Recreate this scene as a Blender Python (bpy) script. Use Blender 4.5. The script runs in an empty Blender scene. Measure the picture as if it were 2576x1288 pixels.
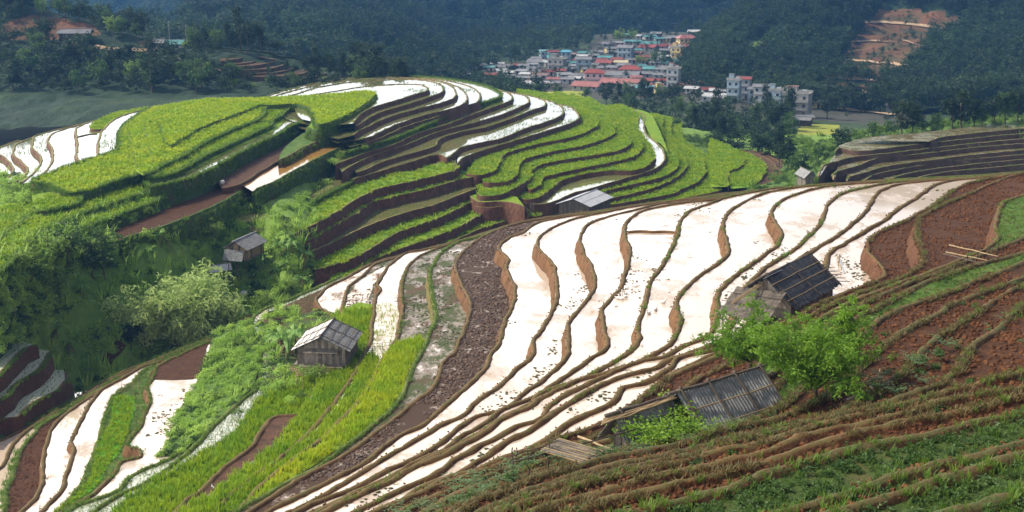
import bpy, bmesh, math, random
import numpy as np
from mathutils import Vector, Matrix, geometry
R = math.radians
sc = bpy.context.scene
COL = sc.collection
# ---------------------------------------------------------------- camera
CZ = 60.0                      # eye height above the datum
FPX = 3539.0                   # focal length in units of a 2576 wide frame
PITCH = math.atan(784 / FPX)
cd = bpy.data.cameras.new('camera'); cam = bpy.data.objects.new('camera', cd); COL.objects.link(cam)
cd.sensor_width = 36; cd.lens = 36 * FPX / 2576; cd.clip_start = 1; cd.clip_end = 20000
cam.location = (0, 0, CZ); cam.rotation_euler = (R(90) - PITCH, 0, 0)
sc.camera = cam
# ---------------------------------------------------------------- sky and sun
SUN_AZ = R(-80); SUN_EL = R(49)            # azimuth from +Y (view direction), negative = left
sdir = Vector((math.sin(SUN_AZ) * math.cos(SUN_EL), math.cos(SUN_AZ) * math.cos(SUN_EL), math.sin(SUN_EL)))
w = bpy.data.worlds.new('World'); sc.world = w; w.use_nodes = True
nt = w.node_tree; N = nt.nodes; L = nt.links
for n in list(N): N.remove(n)
wo = N.new('ShaderNodeOutputWorld'); bg = N.new('ShaderNodeBackground'); bg2 = N.new('ShaderNodeBackground'); ad = N.new('ShaderNodeAddShader')
sky = N.new('ShaderNodeTexSky'); sky.sky_type = 'NISHITA'; sky.sun_disc = False
sky.sun_elevation = SUN_EL; sky.sun_rotation = SUN_AZ; sky.air_density = 1.0; sky.dust_density = 1.5; sky.altitude = 900
bg.inputs['Strength'].default_value = 0.06
L.new(sky.outputs[0], bg.inputs['Color'])
# cloud and haze band, shaped to the low heights the paddies mirror, stronger sunward
tc = N.new('ShaderNodeTexCoord'); dt = N.new('ShaderNodeVectorMath'); dt.operation = 'DOT_PRODUCT'
L.new(tc.outputs['Generated'], dt.inputs[0]); dt.inputs[1].default_value = sdir
mr = N.new('ShaderNodeMapRange'); mr.inputs[1].default_value = -0.25; mr.inputs[2].default_value = 1; mr.inputs[3].default_value = 0.05; mr.inputs[4].default_value = 1.0
L.new(dt.outputs['Value'], mr.inputs[0])
sx = N.new('ShaderNodeSeparateXYZ'); L.new(tc.outputs['Generated'], sx.inputs[0])
el = N.new('ShaderNodeMapRange'); el.inputs[1].default_value = 0.36; el.inputs[2].default_value = 0.62; el.inputs[3].default_value = 1.0; el.inputs[4].default_value = 0.05
el.interpolation_type = 'SMOOTHSTEP'; L.new(sx.outputs[2], el.inputs[0])
cn = N.new('ShaderNodeTexNoise'); cn.inputs['Scale'].default_value = 3.2; cn.inputs['Detail'].default_value = 7; cn.inputs['Roughness'].default_value = .55
mp = N.new('ShaderNodeMapping'); mp.inputs['Scale'].default_value = (1, 1, 2.2); L.new(tc.outputs['Generated'], mp.inputs[0]); L.new(mp.outputs[0], cn.inputs['Vector'])
cm = N.new('ShaderNodeMapRange'); cm.inputs[1].default_value = .38; cm.inputs[2].default_value = .62; cm.inputs[3].default_value = .6; cm.inputs[4].default_value = 1.0; L.new(cn.outputs[0], cm.inputs[0])
m1 = N.new('ShaderNodeMath'); m1.operation = 'MULTIPLY'; m2 = N.new('ShaderNodeMath'); m2.operation = 'MULTIPLY'; m3 = N.new('ShaderNodeMath'); m3.operation = 'MULTIPLY'
L.new(mr.outputs[0], m1.inputs[0]); L.new(el.outputs[0], m1.inputs[1]); L.new(m1.outputs[0], m2.inputs[0]); L.new(cm.outputs[0], m2.inputs[1])
L.new(m2.outputs[0], m3.inputs[0]); m3.inputs[1].default_value = 5.6
bg2.inputs['Color'].default_value = (1.0, .955, .90, 1); L.new(m3.outputs[0], bg2.inputs['Strength'])
L.new(bg.outputs[0], ad.inputs[0]); L.new(bg2.outputs[0], ad.inputs[1]); L.new(ad.outputs[0], wo.inputs[0])
sl = bpy.data.lights.new('sun', 'SUN'); sl.energy = 5.0; sl.angle = R(0.6); sl.color = (1.0, .91, .74)
so = bpy.data.objects.new('sun', sl); COL.objects.link(so); so.location = (-60, 60, 140)
so.rotation_euler = (-sdir).to_track_quat('-Z', 'Y').to_euler()
vs = sc.view_settings; vs.view_transform = 'Standard'; vs.look = 'None'; vs.exposure = 0.3; vs.gamma = 1.0; vs.use_curve_mapping = False
sc.cycles.use_denoising = True; sc.cycles.max_bounces = 6; sc.cycles.diffuse_bounces = 2; sc.cycles.glossy_bounces = 3; sc.cycles.transparent_max_bounces = 8
sc.cycles.volume_bounces = 0; sc.cycles.sample_clamp_indirect = 6
# ---------------------------------------------------------------- picture units -> world
cp, sp_ = math.cos(PITCH), math.sin(PITCH)
def ray(u, v):
    x = (u - 1288) / FPX; y = -(v - 644) / FPX
    return np.array((x, y * sp_ + cp, y * cp - sp_))
def at_drop(u, v, D):            # point of the level plane D metres below the eye
    d = ray(u, v); return d * (-D / d[2]) + np.array((0, 0, CZ))
def at_dist(u, v, Y):
    d = ray(u, v); return d * (Y / d[1]) + np.array((0, 0, CZ))
def P(s): return [tuple(float(a) for a in p.split(',')) for p in s.split()]
# ---------------------------------------------------------------- noise
_rs = np.random.RandomState(7); _perm = _rs.rand(64, 64, 64)
def vnoise(p):
    p = np.asarray(p, float); i = np.floor(p).astype(int); f = p - i; f = f * f * (3 - 2 * f)
    r = 0
    for a in (0, 1):
        for b in (0, 1):
            for c in (0, 1):
                wgt = (f[:, 0] if a else 1 - f[:, 0]) * (f[:, 1] if b else 1 - f[:, 1]) * (f[:, 2] if c else 1 - f[:, 2])
                r = r + wgt * _perm[(i[:, 0] + a) & 63, (i[:, 1] + b) & 63, (i[:, 2] + c) & 63]
    return r * 2 - 1
def fbm(p, o=4, lac=2.1, g=.5):
    p = np.asarray(p, float); s = 0; a = 1; t = 0
    for k in range(o):
        s = s + a * vnoise(p + 17.3 * k); t += a; a *= g; p = p * lac
    return s / t
def smooth(pts, step):           # catmull-rom resample of an open line
    pts = [np.asarray(p, float) for p in pts]; out = []
    for i in range(len(pts) - 1):
        p0 = pts[max(i - 1, 0)]; p1 = pts[i]; p2 = pts[i + 1]; p3 = pts[min(i + 2, len(pts) - 1)]
        n = max(1, int(np.linalg.norm(p2 - p1) / step)); n = min(n, 60)
        m1_ = (p2 - p0) * .5; m2_ = (p3 - p1) * .5
        l = np.linalg.norm(p2 - p1)
        for m in (m1_, m2_):
            k = np.linalg.norm(m)
            if k > l: m *= l / k
        for j in range(n):
            t = j / n; t2 = t * t; t3 = t2 * t
            out.append((2*t3-3*t2+1)*p1 + (t3-2*t2+t)*m1_ + (-2*t3+3*t2)*p2 + (t3-t2)*m2_)
    out.append(pts[-1]); return np.array(out)
def inside(poly, q):
    poly = np.asarray(poly)[:, :2]; q = np.asarray(q)[:, :2]; r = np.zeros(len(q), bool)
    x0, y0 = poly[:, 0], poly[:, 1]; x1, y1 = np.roll(x0, -1), np.roll(y0, -1)
    bb = (q[:, 0] >= x0.min()) & (q[:, 0] <= x0.max()) & (q[:, 1] >= y0.min()) & (q[:, 1] <= y0.max())
    k = np.where(bb)[0]
    if not len(k): return r
    c = np.zeros(len(k), bool); qx, qy = q[k, 0], q[k, 1]
    for a, b, e, d in zip(x0, y0, x1, y1):
        if b == d: continue
        m = ((b > qy) != (d > qy)); m &= qx < (e - a) * (qy - b) / (d - b) + a
        c ^= m
    r[k] = c; return r
# ---------------------------------------------------------------- objects
def mesh_obj(name, verts, faces, mat, parent=None, smooth_=False, kind=None, link=True):
    me = bpy.data.meshes.new(name); me.from_pydata([tuple(v) for v in verts], [], faces)
    for m in (mat if isinstance(mat, (list, tuple)) else [mat]): me.materials.append(m)
    if smooth_: me.shade_smooth()
    o = bpy.data.objects.new(name, me)
    if link: COL.objects.link(o)
    if parent is not None: o.parent = parent
    if kind: o['kind'] = kind
    return o
def empty(name, loc, label, cat, group=None, rz=0, scale=1):
    o = bpy.data.objects.new(name, None); COL.objects.link(o); o.location = loc; o.rotation_euler = (0, 0, rz); o.scale = (scale,) * 3
    o['label'] = label; o['category'] = cat
    if group: o['group'] = group
    return o
def tag(o, label, cat, group=None):
    o['label'] = label; o['category'] = cat
    if group: o['group'] = group
    return o
# ---------------------------------------------------------------- materials
def ramp(nt, fac, stops):
    r = nt.nodes.new('ShaderNodeValToRGB'); e = r.color_ramp.elements
    while len(e) < len(stops): e.new(.5)
    for i, (p, c) in enumerate(stops): e[i].position = p; e[i].color = (*c, 1)
    nt.links.new(fac, r.inputs[0]); return r.outputs[0]
def noise(nt, vec, scale, det=6, rough=.6, dist=0):
    n = nt.nodes.new('ShaderNodeTexNoise'); n.inputs['Scale'].default_value = scale; n.inputs['Detail'].default_value = det
    n.inputs['Roughness'].default_value = rough; n.inputs['Distortion'].default_value = dist
    if vec is not None: nt.links.new(vec, n.inputs['Vector'])
    return n.outputs[0]
def mix(nt, f, a, b):
    m = nt.nodes.new('ShaderNodeMix'); m.data_type = 'RGBA'
    if isinstance(f, (int, float)): m.inputs[0].default_value = f
    else: nt.links.new(f, m.inputs[0])
    for s, x in ((6, a), (7, b)):
        if isinstance(x, tuple): m.inputs[s].default_value = (*x, 1)
        else: nt.links.new(x, m.inputs[s])
    return m.outputs[2]
def maprange(nt, v, a, b, c=0., d=1.):
    m = nt.nodes.new('ShaderNodeMapRange'); nt.links.new(v, m.inputs[0])
    for i, x in enumerate((a, b, c, d)): m.inputs[i + 1].default_value = x
    return m.outputs[0]
def newmat(name):
    m = bpy.data.materials.new(name); m.use_nodes = True; nt = m.node_tree
    b = nt.nodes['Principled BSDF']; g = nt.nodes.new('ShaderNodeNewGeometry'); return m, nt, b, g
def bumped(nt, b, h, dist, strength=1.0):
    bp = nt.nodes.new('ShaderNodeBump'); bp.inputs['Distance'].default_value = dist; bp.inputs['Strength'].default_value = strength
    nt.links.new(h, bp.inputs['Height']); nt.links.new(bp.outputs[0], b.inputs['Normal'])
def M(name, stops, scale=1., rough=.9, bump=0., bscale=None, spec=.2, fine=None, fscale=8., up=None, upr=(.55, .85), det=7, scl=None, pos=True):
    m, nt, b, g = newmat(name)
    vec = g.outputs['Position'] if pos else nt.nodes.new('ShaderNodeTexCoord').outputs['Object']
    if scl:
        mpn = nt.nodes.new('ShaderNodeMapping'); mpn.inputs['Scale'].default_value = scl; nt.links.new(vec, mpn.inputs[0]); vec = mpn.outputs[0]
    c = ramp(nt, noise(nt, vec, scale, det, .65), stops)
    if fine:
        f = maprange(nt, noise(nt, vec, fscale, 4, .6), .35, .65); c = mix(nt, f, c, fine)
    if up:
        s = nt.nodes.new('ShaderNodeSeparateXYZ'); nt.links.new(g.outputs['True Normal'], s.inputs[0])
        a = nt.nodes.new('ShaderNodeMath'); a.operation = 'ADD'; nt.links.new(s.outputs[2], a.inputs[0])
        nn = maprange(nt, noise(nt, vec, 1.7, 5, .7), 0, 1, -.35, .35); nt.links.new(nn, a.inputs[1])
        c = mix(nt, maprange(nt, a.outputs[0], *upr), c, ramp(nt, noise(nt, vec, scale * 2.3, 5, .6), up))
    nt.links.new(c, b.inputs['Base Color']); b.inputs['Roughness'].default_value = rough; b.inputs['Specular IOR Level'].default_value = spec
    if bump: bumped(nt, b, noise(nt, vec, bscale or scale * 4, 5, .65), bump)
    return m
def water(name, silt, silt2, ior=1.5, rough=.03, weeds=None, wscale=.8, wlo=.5, whi=.62, mud=None, mlo=.55, mhi=.62, mscale=.25, stretch=(1, 1, 1), rows=0):
    m, nt, b, g = newmat(name); vec = g.outputs['Position']
    mpn = nt.nodes.new('ShaderNodeMapping'); mpn.inputs['Scale'].default_value = stretch; nt.links.new(vec, mpn.inputs[0]); vec2 = mpn.outputs[0]
    c = mix(nt, maprange(nt, noise(nt, vec, .09, 4, .5), .35, .65), silt, silt2)
    rg = None
    if mud:
        f = maprange(nt, noise(nt, vec2, mscale, 9, .72), mlo, mhi); c = mix(nt, f, c, mud); rg = f
    if weeds:
        f2 = maprange(nt, noise(nt, vec2, wscale, 9, .75), wlo, whi)
        c = mix(nt, f2, c, weeds)
        if rg is None: rg = f2
        else:
            mx = nt.nodes.new('ShaderNodeMath'); mx.operation = 'MAXIMUM'; nt.links.new(rg, mx.inputs[0]); nt.links.new(f2, mx.inputs[1]); rg = mx.outputs[0]
    nt.links.new(c, b.inputs['Base Color']); b.inputs['IOR'].default_value = ior
    if rg is not None:
        nt.links.new(maprange(nt, rg, 0, 1, rough, .75), b.inputs['Roughness'])
        nt.links.new(maprange(nt, rg, 0, 1, .5, .12), b.inputs['Specular IOR Level'])
        bumped(nt, b, rg, .05)
    else:
        b.inputs['Roughness'].default_value = rough
        bumped(nt, b, noise(nt, vec, 3.0, 3, .5), .004)
    return m
MT = {}
MT['wF'] = water('muddy_water', (.50, .40, .32), (.46, .36, .27), 1.62, .04, weeds=(.10, .075, .04), wscale=.55, wlo=.625, whi=.69, mud=(.33, .23, .15), mlo=.55, mhi=.74, mscale=.22, stretch=(1, .6, 1))
MT['wQ'] = water('pale_seedling_water', (.52, .52, .40), (.46, .48, .36), 1.5, .08, weeds=(.12, .20, .03), wscale=1.6, wlo=.6, whi=.72)  # white sky reflection put into the base colour; the hillside hides the sky here
MT['wT'] = water('silty_water', (.36, .25, .15), (.42, .31, .20), 1.6, .05, mud=(.13, .07, .04), mlo=.54, mhi=.64, mscale=.5, stretch=(1, .5, 1))
MT['wS'] = water('seedling_water', (.26, .28, .18), (.22, .24, .14), 1.6, .06, weeds=(.08, .16, .02), wscale=1.6, wlo=.56, whi=.68)
MT['wB'] = water('hill_paddy_water', (.13, .135, .05), (.16, .15, .055), 1.8, .04, weeds=(.07, .13, .02), wscale=1.3, wlo=.62, whi=.74)
MT['wC'] = water('canal_water', (.30, .16, .04), (.34, .18, .05), 1.5, .06)
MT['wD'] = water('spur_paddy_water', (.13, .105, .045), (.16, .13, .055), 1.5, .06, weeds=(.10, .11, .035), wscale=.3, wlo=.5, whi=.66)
MT['mudweed'] = water('weedy_mud', (.30, .22, .16), (.24, .17, .11), 1.55, .08, weeds=(.055, .07, .02), wscale=.5, wlo=.44, whi=.56, mud=(.09, .05, .03), mlo=.46, mhi=.56, mscale=.33, stretch=(1, .5, 1))
MT['plough'] = water('ploughed_mud', (.34, .26, .19), (.28, .20, .14), 1.6, .08, mud=(.05, .026, .013), mlo=.37, mhi=.47, mscale=.45, stretch=(1, .8, 1))
MT['soil'] = M('tilled_red_soil', [(.3, (.03, .011, .004)), (.5, (.075, .029, .010)), (.7, (.125, .052, .019))], 1.3, bump=.16, bscale=3.2, fine=(.045, .017, .006), fscale=5)
MT['soilD'] = M('damp_dark_soil', [(.35, (.045, .022, .013)), (.6, (.10, .048, .026)), (.75, (.15, .075, .04))], 1.1, bump=.08, bscale=4)
MT['bank'] = M('earth_bank', [(.3, (.06, .028, .011)), (.5, (.115, .055, .021)), (.7, (.17, .088, .036))], .8, bump=.10, bscale=3.0, scl=(1, 1, .45), up=[(.35, (.13, .08, .034)), (.55, (.10, .07, .025)), (.68, (.07, .085, .02))], upr=(.55, .8))
MT['bankG'] = M('grassy_bank', [(.3, (.09, .05, .02)), (.5, (.13, .10, .03)), (.7, (.09, .12, .025))], .8, bump=.10, bscale=3.0, up=[(.35, (.12, .12, .035)), (.6, (.08, .13, .02))], upr=(.4, .7))
MT['bankR'] = M('red_soil_bank', [(.3, (.07, .027, .011)), (.5, (.12, .05, .021)), (.7, (.17, .08, .036))], .8, bump=.10, bscale=2.5, up=[(.35, (.12, .065, .026)), (.6, (.09, .075, .024))], upr=(.6, .85), fine=(.06, .025, .01), fscale=6)
MT['bankO'] = M('dry_grass_ridge', [(.3, (.05, .022, .01)), (.5, (.085, .042, .018)), (.7, (.05, .055, .016))], .8, bump=.12, bscale=3.0, up=[(.35, (.10, .065, .028)), (.52, (.075, .065, .022)), (.66, (.055, .07, .018))], upr=(.5, .8), fine=(.05, .03, .012), fscale=6)
MT['bankB'] = M('hill_terrace_bank', [(.3, (.055, .026, .016)), (.5, (.095, .045, .026)), (.7, (.14, .07, .042))], .35, bump=.12, bscale=1.5, scl=(1, 1, .5), up=[(.4, (.20, .15, .06)), (.6, (.16, .17, .05))], upr=(.55, .8))
MT['bankM'] = M('red_brown_terrace_wall', [(.3, (.07, .028, .016)), (.5, (.13, .055, .032)), (.7, (.19, .09, .055))], .5, bump=.2, bscale=1.6, scl=(1, 1, .6), up=[(.4, (.24, .17, .07)), (.6, (.18, .19, .05))], upr=(.55, .8), fine=(.06, .03, .018), fscale=2.5)
MT['bankV'] = M('overgrown_bank', [(.3, (.03, .055, .012)), (.5, (.05, .09, .018)), (.7, (.08, .05, .025))], .5, bump=.3, bscale=1.2, up=[(.4, (.07, .13, .02)), (.6, (.05, .10, .015))], upr=(.5, .8))
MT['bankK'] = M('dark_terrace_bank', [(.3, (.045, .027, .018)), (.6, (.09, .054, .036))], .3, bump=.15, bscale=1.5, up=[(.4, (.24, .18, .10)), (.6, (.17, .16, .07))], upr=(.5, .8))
MT['rice'] = M('rice_green', [(.3, (.10, .20, .008)), (.5, (.17, .27, .01)), (.7, (.27, .32, .012))], .22, bump=.25, bscale=2.5, fine=(.10, .19, .008), fscale=2.2)
MT['riceY'] = M('ripening_rice', [(.3, (.13, .23, .009)), (.5, (.21, .29, .011)), (.7, (.31, .34, .013))], .12, bump=.25, bscale=2.5, fine=(.14, .23, .01), fscale=2.0)
MT['riceB'] = M('bright_seedbed', [(.3, (.06, .22, .004)), (.7, (.12, .34, .008))], 1.5, bump=.1, bscale=8)
MT['grass'] = M('meadow_grass', [(.3, (.04, .09, .012)), (.5, (.07, .13, .02)), (.7, (.12, .16, .03))], .6, bump=.2, bscale=3)
MT['weed'] = M('weedy_ground', [(.3, (.03, .05, .012)), (.5, (.05, .085, .016)), (.7, (.10, .075, .03))], .8, bump=.2, bscale=4)
MT['ravine'] = M('ravine_ground', [(.3, (.10, .18, .03)), (.55, (.16, .26, .045)), (.75, (.23, .31, .06))], .25, bump=.6, bscale=.8)
# ---------------------------------------------------------------- terraces
LAY = {}
def offs(poly, d):               # shift a closed world polygon along its outward normals
    p = poly; t = np.roll(p, -1, 0) - np.roll(p, 1, 0); n = np.stack([t[:, 1], -t[:, 0]], 1); n /= np.maximum(np.linalg.norm(n, axis=1, keepdims=True), 1e-6)
    return p + n * np.asarray(d)[..., None] if np.ndim(d) else p + n * d
def terrace(key, D, lip, close, mat, bank='bank', name='terrace', bw=.42, bh=.20, step=1.3, skirt=9, batter=.28, jit=.10, seg=.6, wall=True, wob=.25):
    """A level terrace: flat top at D below the eye, raised bund along its lip, earth wall below."""
    l2 = smooth([at_drop(u, v, D)[:2] for u, v in P(lip)], seg)
    c2 = smooth([at_drop(*P(lip)[-1], D)[:2]] + [at_drop(u, v, D)[:2] for u, v in P(close)] + [at_drop(*P(lip)[0], D)[:2]], 6.0)[1:-1]
    nl = len(l2); z = CZ - D
    q = np.concatenate([l2, np.full((nl, 1), D * 3.)], 1)
    l2 = l2 + np.stack([fbm(q * .35), fbm(q * .35 + 50)], 1) * jit * 2 + np.stack([fbm(q * 1.6, 2), fbm(q * 1.6 + 50, 2)], 1) * jit * .6
    poly = np.concatenate([l2, c2])
    area = .5 * np.sum(poly[:, 0] * np.roll(poly[:, 1], -1) - np.roll(poly[:, 0], -1) * poly[:, 1])
    sgn = 1 if area > 0 else -1
    LAY[key] = (poly, z, nl, sgn)
    vv, ee, ff, *_ = geometry.delaunay_2d_cdt([Vector(p) for p in poly], [], [list(range(len(poly)))], 1, 1e-4)
    top = mesh_obj(name, [(v.x, v.y, z) for v in vv], [f if True else f for f in ff], MT[mat], kind='structure')
    # make normals point up
    me = top.data
    if me.polygons and me.polygons[0].normal.z < 0: me.flip_normals()
    if wall:
        full = offs(poly, 0); t = np.roll(poly, -1, 0) - np.roll(poly, 1, 0); n = np.stack([t[:, 1], -t[:, 0]], 1) * sgn
        n /= np.maximum(np.linalg.norm(n, axis=1, keepdims=True), 1e-6)
        # smooth normals
        for _ in range(3): n = (n + np.roll(n, 1, 0) + np.roll(n, -1, 0)) / 3
        k = nl; b = poly[:k]; n = n[:k]
        qq = np.concatenate([b, np.full((k, 1), z)], 1)
        ww = 1 + .35 * fbm(qq * .8); hh = bh * (1 + .45 * fbm(qq * .9 + 9) + .35 * fbm(qq * 4.1, 3))
        rows = []
        def row(off, zz, ns=.0, sc_=1.):
            p = b + n * np.asarray(off).reshape(-1, 1)
            r3 = np.concatenate([p, np.broadcast_to(np.asarray(zz, float).reshape(-1, 1) if np.ndim(zz) else np.full((k, 1), zz), (k, 1))], 1)
            if ns: 
                f = fbm(r3 * sc_ + 31, 3) * ns; r3[:, :2] += n * f[:, None]
            rows.append(r3)
        if bh > 0:
            row(-bw * 1.15 * ww, z - .03); row(-bw * .85 * ww, z + hh * .75, .07, 3); row(-bw * .45 * ww, z + hh, .08, 3); row(-.04, z + hh * .8, .08, 3)
        else: row(-.3, z + .012); row(-.03, z + .012)
        row(batter * .12 * step, z - .12 * step, wob * .4, 1.1); row(batter * .45 * step, z - .42 * step, wob, .8); row(batter * .8 * step, z - .75 * step, wob, .8); row(batter * 1.15 * step, z - 1.05 * step, wob * .6, .8)
        row(batter * skirt * .5, z - skirt)
        nr = len(rows); V = np.concatenate(rows); F = []
        for i in range(nr - 1):
            for j in range(k - 1):
                a = i * k + j; F.append((a, a + k, a + k + 1, a + 1) if sgn > 0 else (a, a + 1, a + k + 1, a + k))
        mesh_obj('earth_bank', V, F, MT[bank], parent=top, smooth_=True)
    return top
def patch(D, pts, mat, name='patch', dz=.012, seg=.8, jit=.12, kind='structure'):
    ps = P(pts); ps.append(ps[0]); p = smooth([at_drop(u, v, D)[:2] for u, v in ps], seg)[:-1]
    q = np.concatenate([p, np.full((len(p), 1), D)], 1); p = p + np.stack([fbm(q), fbm(q + 50)], 1) * jit * 2
    vv, ee, ff, *_ = geometry.delaunay_2d_cdt([Vector(a) for a in p], [], [list(range(len(p)))], 1, 1e-4)
    o = mesh_obj(name, [(v.x, v.y, CZ - D + dz) for v in vv], ff, MT[mat], kind=kind)
    if o.data.polygons and o.data.polygons[0].normal.z < 0: o.data.flip_normals()
    return o, p
def bund(D, pts, mat='bank', w_=.4, h=.22, seg=.5):
    b = smooth([at_drop(u, v, D)[:2] for u, v in P(pts)], seg); k = len(b); z = CZ - D
    t = np.gradient(b, axis=0); n = np.stack([t[:, 1], -t[:, 0]], 1); n /= np.maximum(np.linalg.norm(n, axis=1, keepdims=True), 1e-6)
    rows = []
    for o_, zz in ((-.6, -.03), (-.4, .8), (0, 1), (.4, .8), (.6, -.03)):
        p = b + n * (o_ * w_); q = np.concatenate([p, np.full((k, 1), z + (zz * h if zz > 0 else zz))], 1)
        q[:, 2] += fbm(q * 1.5, 3) * h * .25; rows.append(q)
    V = np.concatenate(rows); F = [(i * k + j, i * k + j + 1, (i + 1) * k + j + 1, (i + 1) * k + j) for i in range(4) for j in range(k - 1)]
    o = mesh_obj('earth_bund', V, F, MT[mat], smooth_=True, kind='structure')
    if o.data.polygons[len(o.data.polygons) // 2].normal.z < 0: o.data.flip_normals()
    return o
def sheet(name, rows, mat, nu=120, nv=60, amp=0., fs=.02, by='Y', kind='structure', seedoff=0, octv=5, amp2=0, fs2=.15):
    """Loft through rows of control points (u, v, distance) ; every row has the same number of points."""
    f = at_dist if by == 'Y' else at_drop
    G = np.array([[f(*p) for p in r] for r in rows])        # nr x nc x 3
    def res(A, n):
        k = A.shape[0]; t = np.linspace(0, k - 1, n); i = np.clip(t.astype(int), 0, k - 2); fr = (t - i)[:, None, None]
        p0 = A[np.maximum(i - 1, 0)]; p1 = A[i]; p2 = A[i + 1]; p3 = A[np.minimum(i + 2, k - 1)]
        return .5 * (2 * p1 + (p2 - p0) * fr + (2 * p0 - 5 * p1 + 4 * p2 - p3) * fr ** 2 + (3 * p1 - p0 - 3 * p2 + p3) * fr ** 3)
    A = res(G, nv); A = res(A.transpose(1, 0, 2), nu).transpose(1, 0, 2)
    V = A.reshape(-1, 3).copy(); q = V + seedoff
    if amp: V[:, 2] += fbm(q * fs, octv) * amp
    if amp2: V[:, 2] += fbm(q * fs2, 3) * amp2
    F = [(i * nu + j, i * nu + j + 1, (i + 1) * nu + j + 1, (i + 1) * nu + j) for i in range(nv - 1) for j in range(nu - 1)]
    o = mesh_obj(name, V, F, MT[mat], smooth_=True, kind=kind)
    if o.data.polygons[len(o.data.polygons) // 2].normal.z < 0: o.data.flip_normals()
    return o, V.reshape(nv, nu, 3)
# ================================================================ THE NEAR SPUR
RC = ' 2750,1430'

def shift(s, du, dv): return ' '.join('%g,%g' % (u + du, v + dv) for u, v in P(s))
EDGE = '157,1033 190,1009 235,980 280,955 333,930 385,909 430,891 470,876 510,859 545,841 600,811 633,798'
EDGE2 = '926,666 969,651 1059,628 1176,598 1236,578 1309,558 1359,548 1426,539 1492,531 1626,511 1718,501 1818,486 1985,471 2118,460 2251,450 2418,442 2485,438 2576,430 2700,418'
HID = ' 900,760 1300,900 1500,1420 '
BK = HID + '%d,1420'
def A(key, D, lip, mat, bank='bank', st=-100, close=None, **k):
    return terrace(key, D, lip, close or (HID + '%d,1430' % st), mat, bank, **k)
W, S_, G_, RF = 'paddy_water', 'soil_field', 'grassy_terrace', 'rice_field'
A('a0', 50, '-120,1190 -30,1118 0,1107 45,1087 110,1049 157,1027 190,1004 235,976 280,951 333,926 385,906 430,888 470,873 510,856 547,835 600,807 633,794', 'wF', name=W, step=1.5)
A('a1', 49.2, '-60,1230 -30,1197 0,1176 13,1151 27,1121 67,1082 110,1055 ' + EDGE, 'wF', name=W, step=.8)
A('a2', 48.5, '-20,1340 0,1300 10,1250 25,1200 40,1150 67,1107 110,1064 150,1042 ' + shift(EDGE, 6, 3), 'soil', 'bankG', name=S_, step=.7)
A('a3', 47.8, '20,1340 40,1300 57,1282 80,1259 97,1226 103,1192 107,1142 113,1112 128,1076 150,1050 ' + shift(EDGE, 8, 6), 'wF', name=W, step=.8)
A('a4', 47.0, '60,1325 95,1290 112,1272 142,1245 158,1206 172,1165 180,1132 173,1112 187,1086 200,1059 214,1029 234,1002 254,979 300,954 353,924 385,914 ' + shift('430,891 470,876 510,859 545,841 600,811', 6, 9), 'wF', name=W, step=1.0)
A('a5', 46.1, '100,1330 135,1292 180,1240 205,1210 217,1180 235,1126 245,1100 254,1060 262,1040 279,1000 296,985 325,965 368,926 ' + shift('430,891 470,876 510,859 545,841 600,811', 8, 12), 'grass', 'bankG', name=G_, step=.7, bh=.05)
A('a6', 45.3, '110,1340 150,1292 187,1270 233,1243 263,1213 283,1192 300,1163 348,1151 351,1142 345,1134 315,1128 320,1109 347,1072 360,1042 373,1006 364,976 376,957 392,925 430,903 470,884 512,866 548,848 600,818 640,800', 'wF', name=W, step=.8)
# red soil field on the crest beyond the wide paddy
patch(45.3, '372,955 497,949 523,869 540,846 500,872 440,898 392,925', 'soil', 'soil_field', dz=.06)
A('a7', 44.6, '130,1330 157,1292 187,1273 233,1257 284,1240 307,1223 320,1203 367,1177 417,1157 450,1133 483,1122 500,1110', 'wS', 'bankG', name=W, step=.7, close=HID + '130,1430', bh=.15)
A('a8', 43.8, '190,1320 225,1292 253,1270 300,1243 350,1223 400,1193 450,1153 483,1123 520,1087 567,1040 613,1000 640,980 648,959 650,920 654,879 640,850 628,822 636,797 673,773 717,758 760,738 800,722 859,693', 'wS', 'bankG', name=W, step=.9)
patch(43.8, '645,812 660,794 700,776 760,750 815,726 860,705 800,755 790,790 720,812 690,830', 'soilD', 'mud_field', dz=.02)
patch(43.8, '640,800 655,783 672,779 668,795 655,806', 'wF', 'paddy_water', dz=.03)
A('a9', 42.9, '240,1330 280,1292 333,1243 433,1183 533,1123 583,1093 620,1047 653,1003 700,984 715,975', 'rice', 'bankG', name=RF, step=.5, bh=0, close=HID + '240,1430')
A('a10', 42.1, '390,1330 433,1292 467,1257 493,1243 507,1230 540,1197 583,1160 627,1127 647,1093 663,1067 693,1047 753,1043 775,1025', 'soilD', name=S_, step=.8, close=HID + '390,1430')
A('a11', 41.4, '400,1340 447,1291 467,1277 547,1227 633,1160 667,1143 747,1050 767,1020 790,980 810,940 830,915', 'rice', 'bankG', name=RF, step=.3, bh=0, close=HID + '400,1430')
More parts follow.
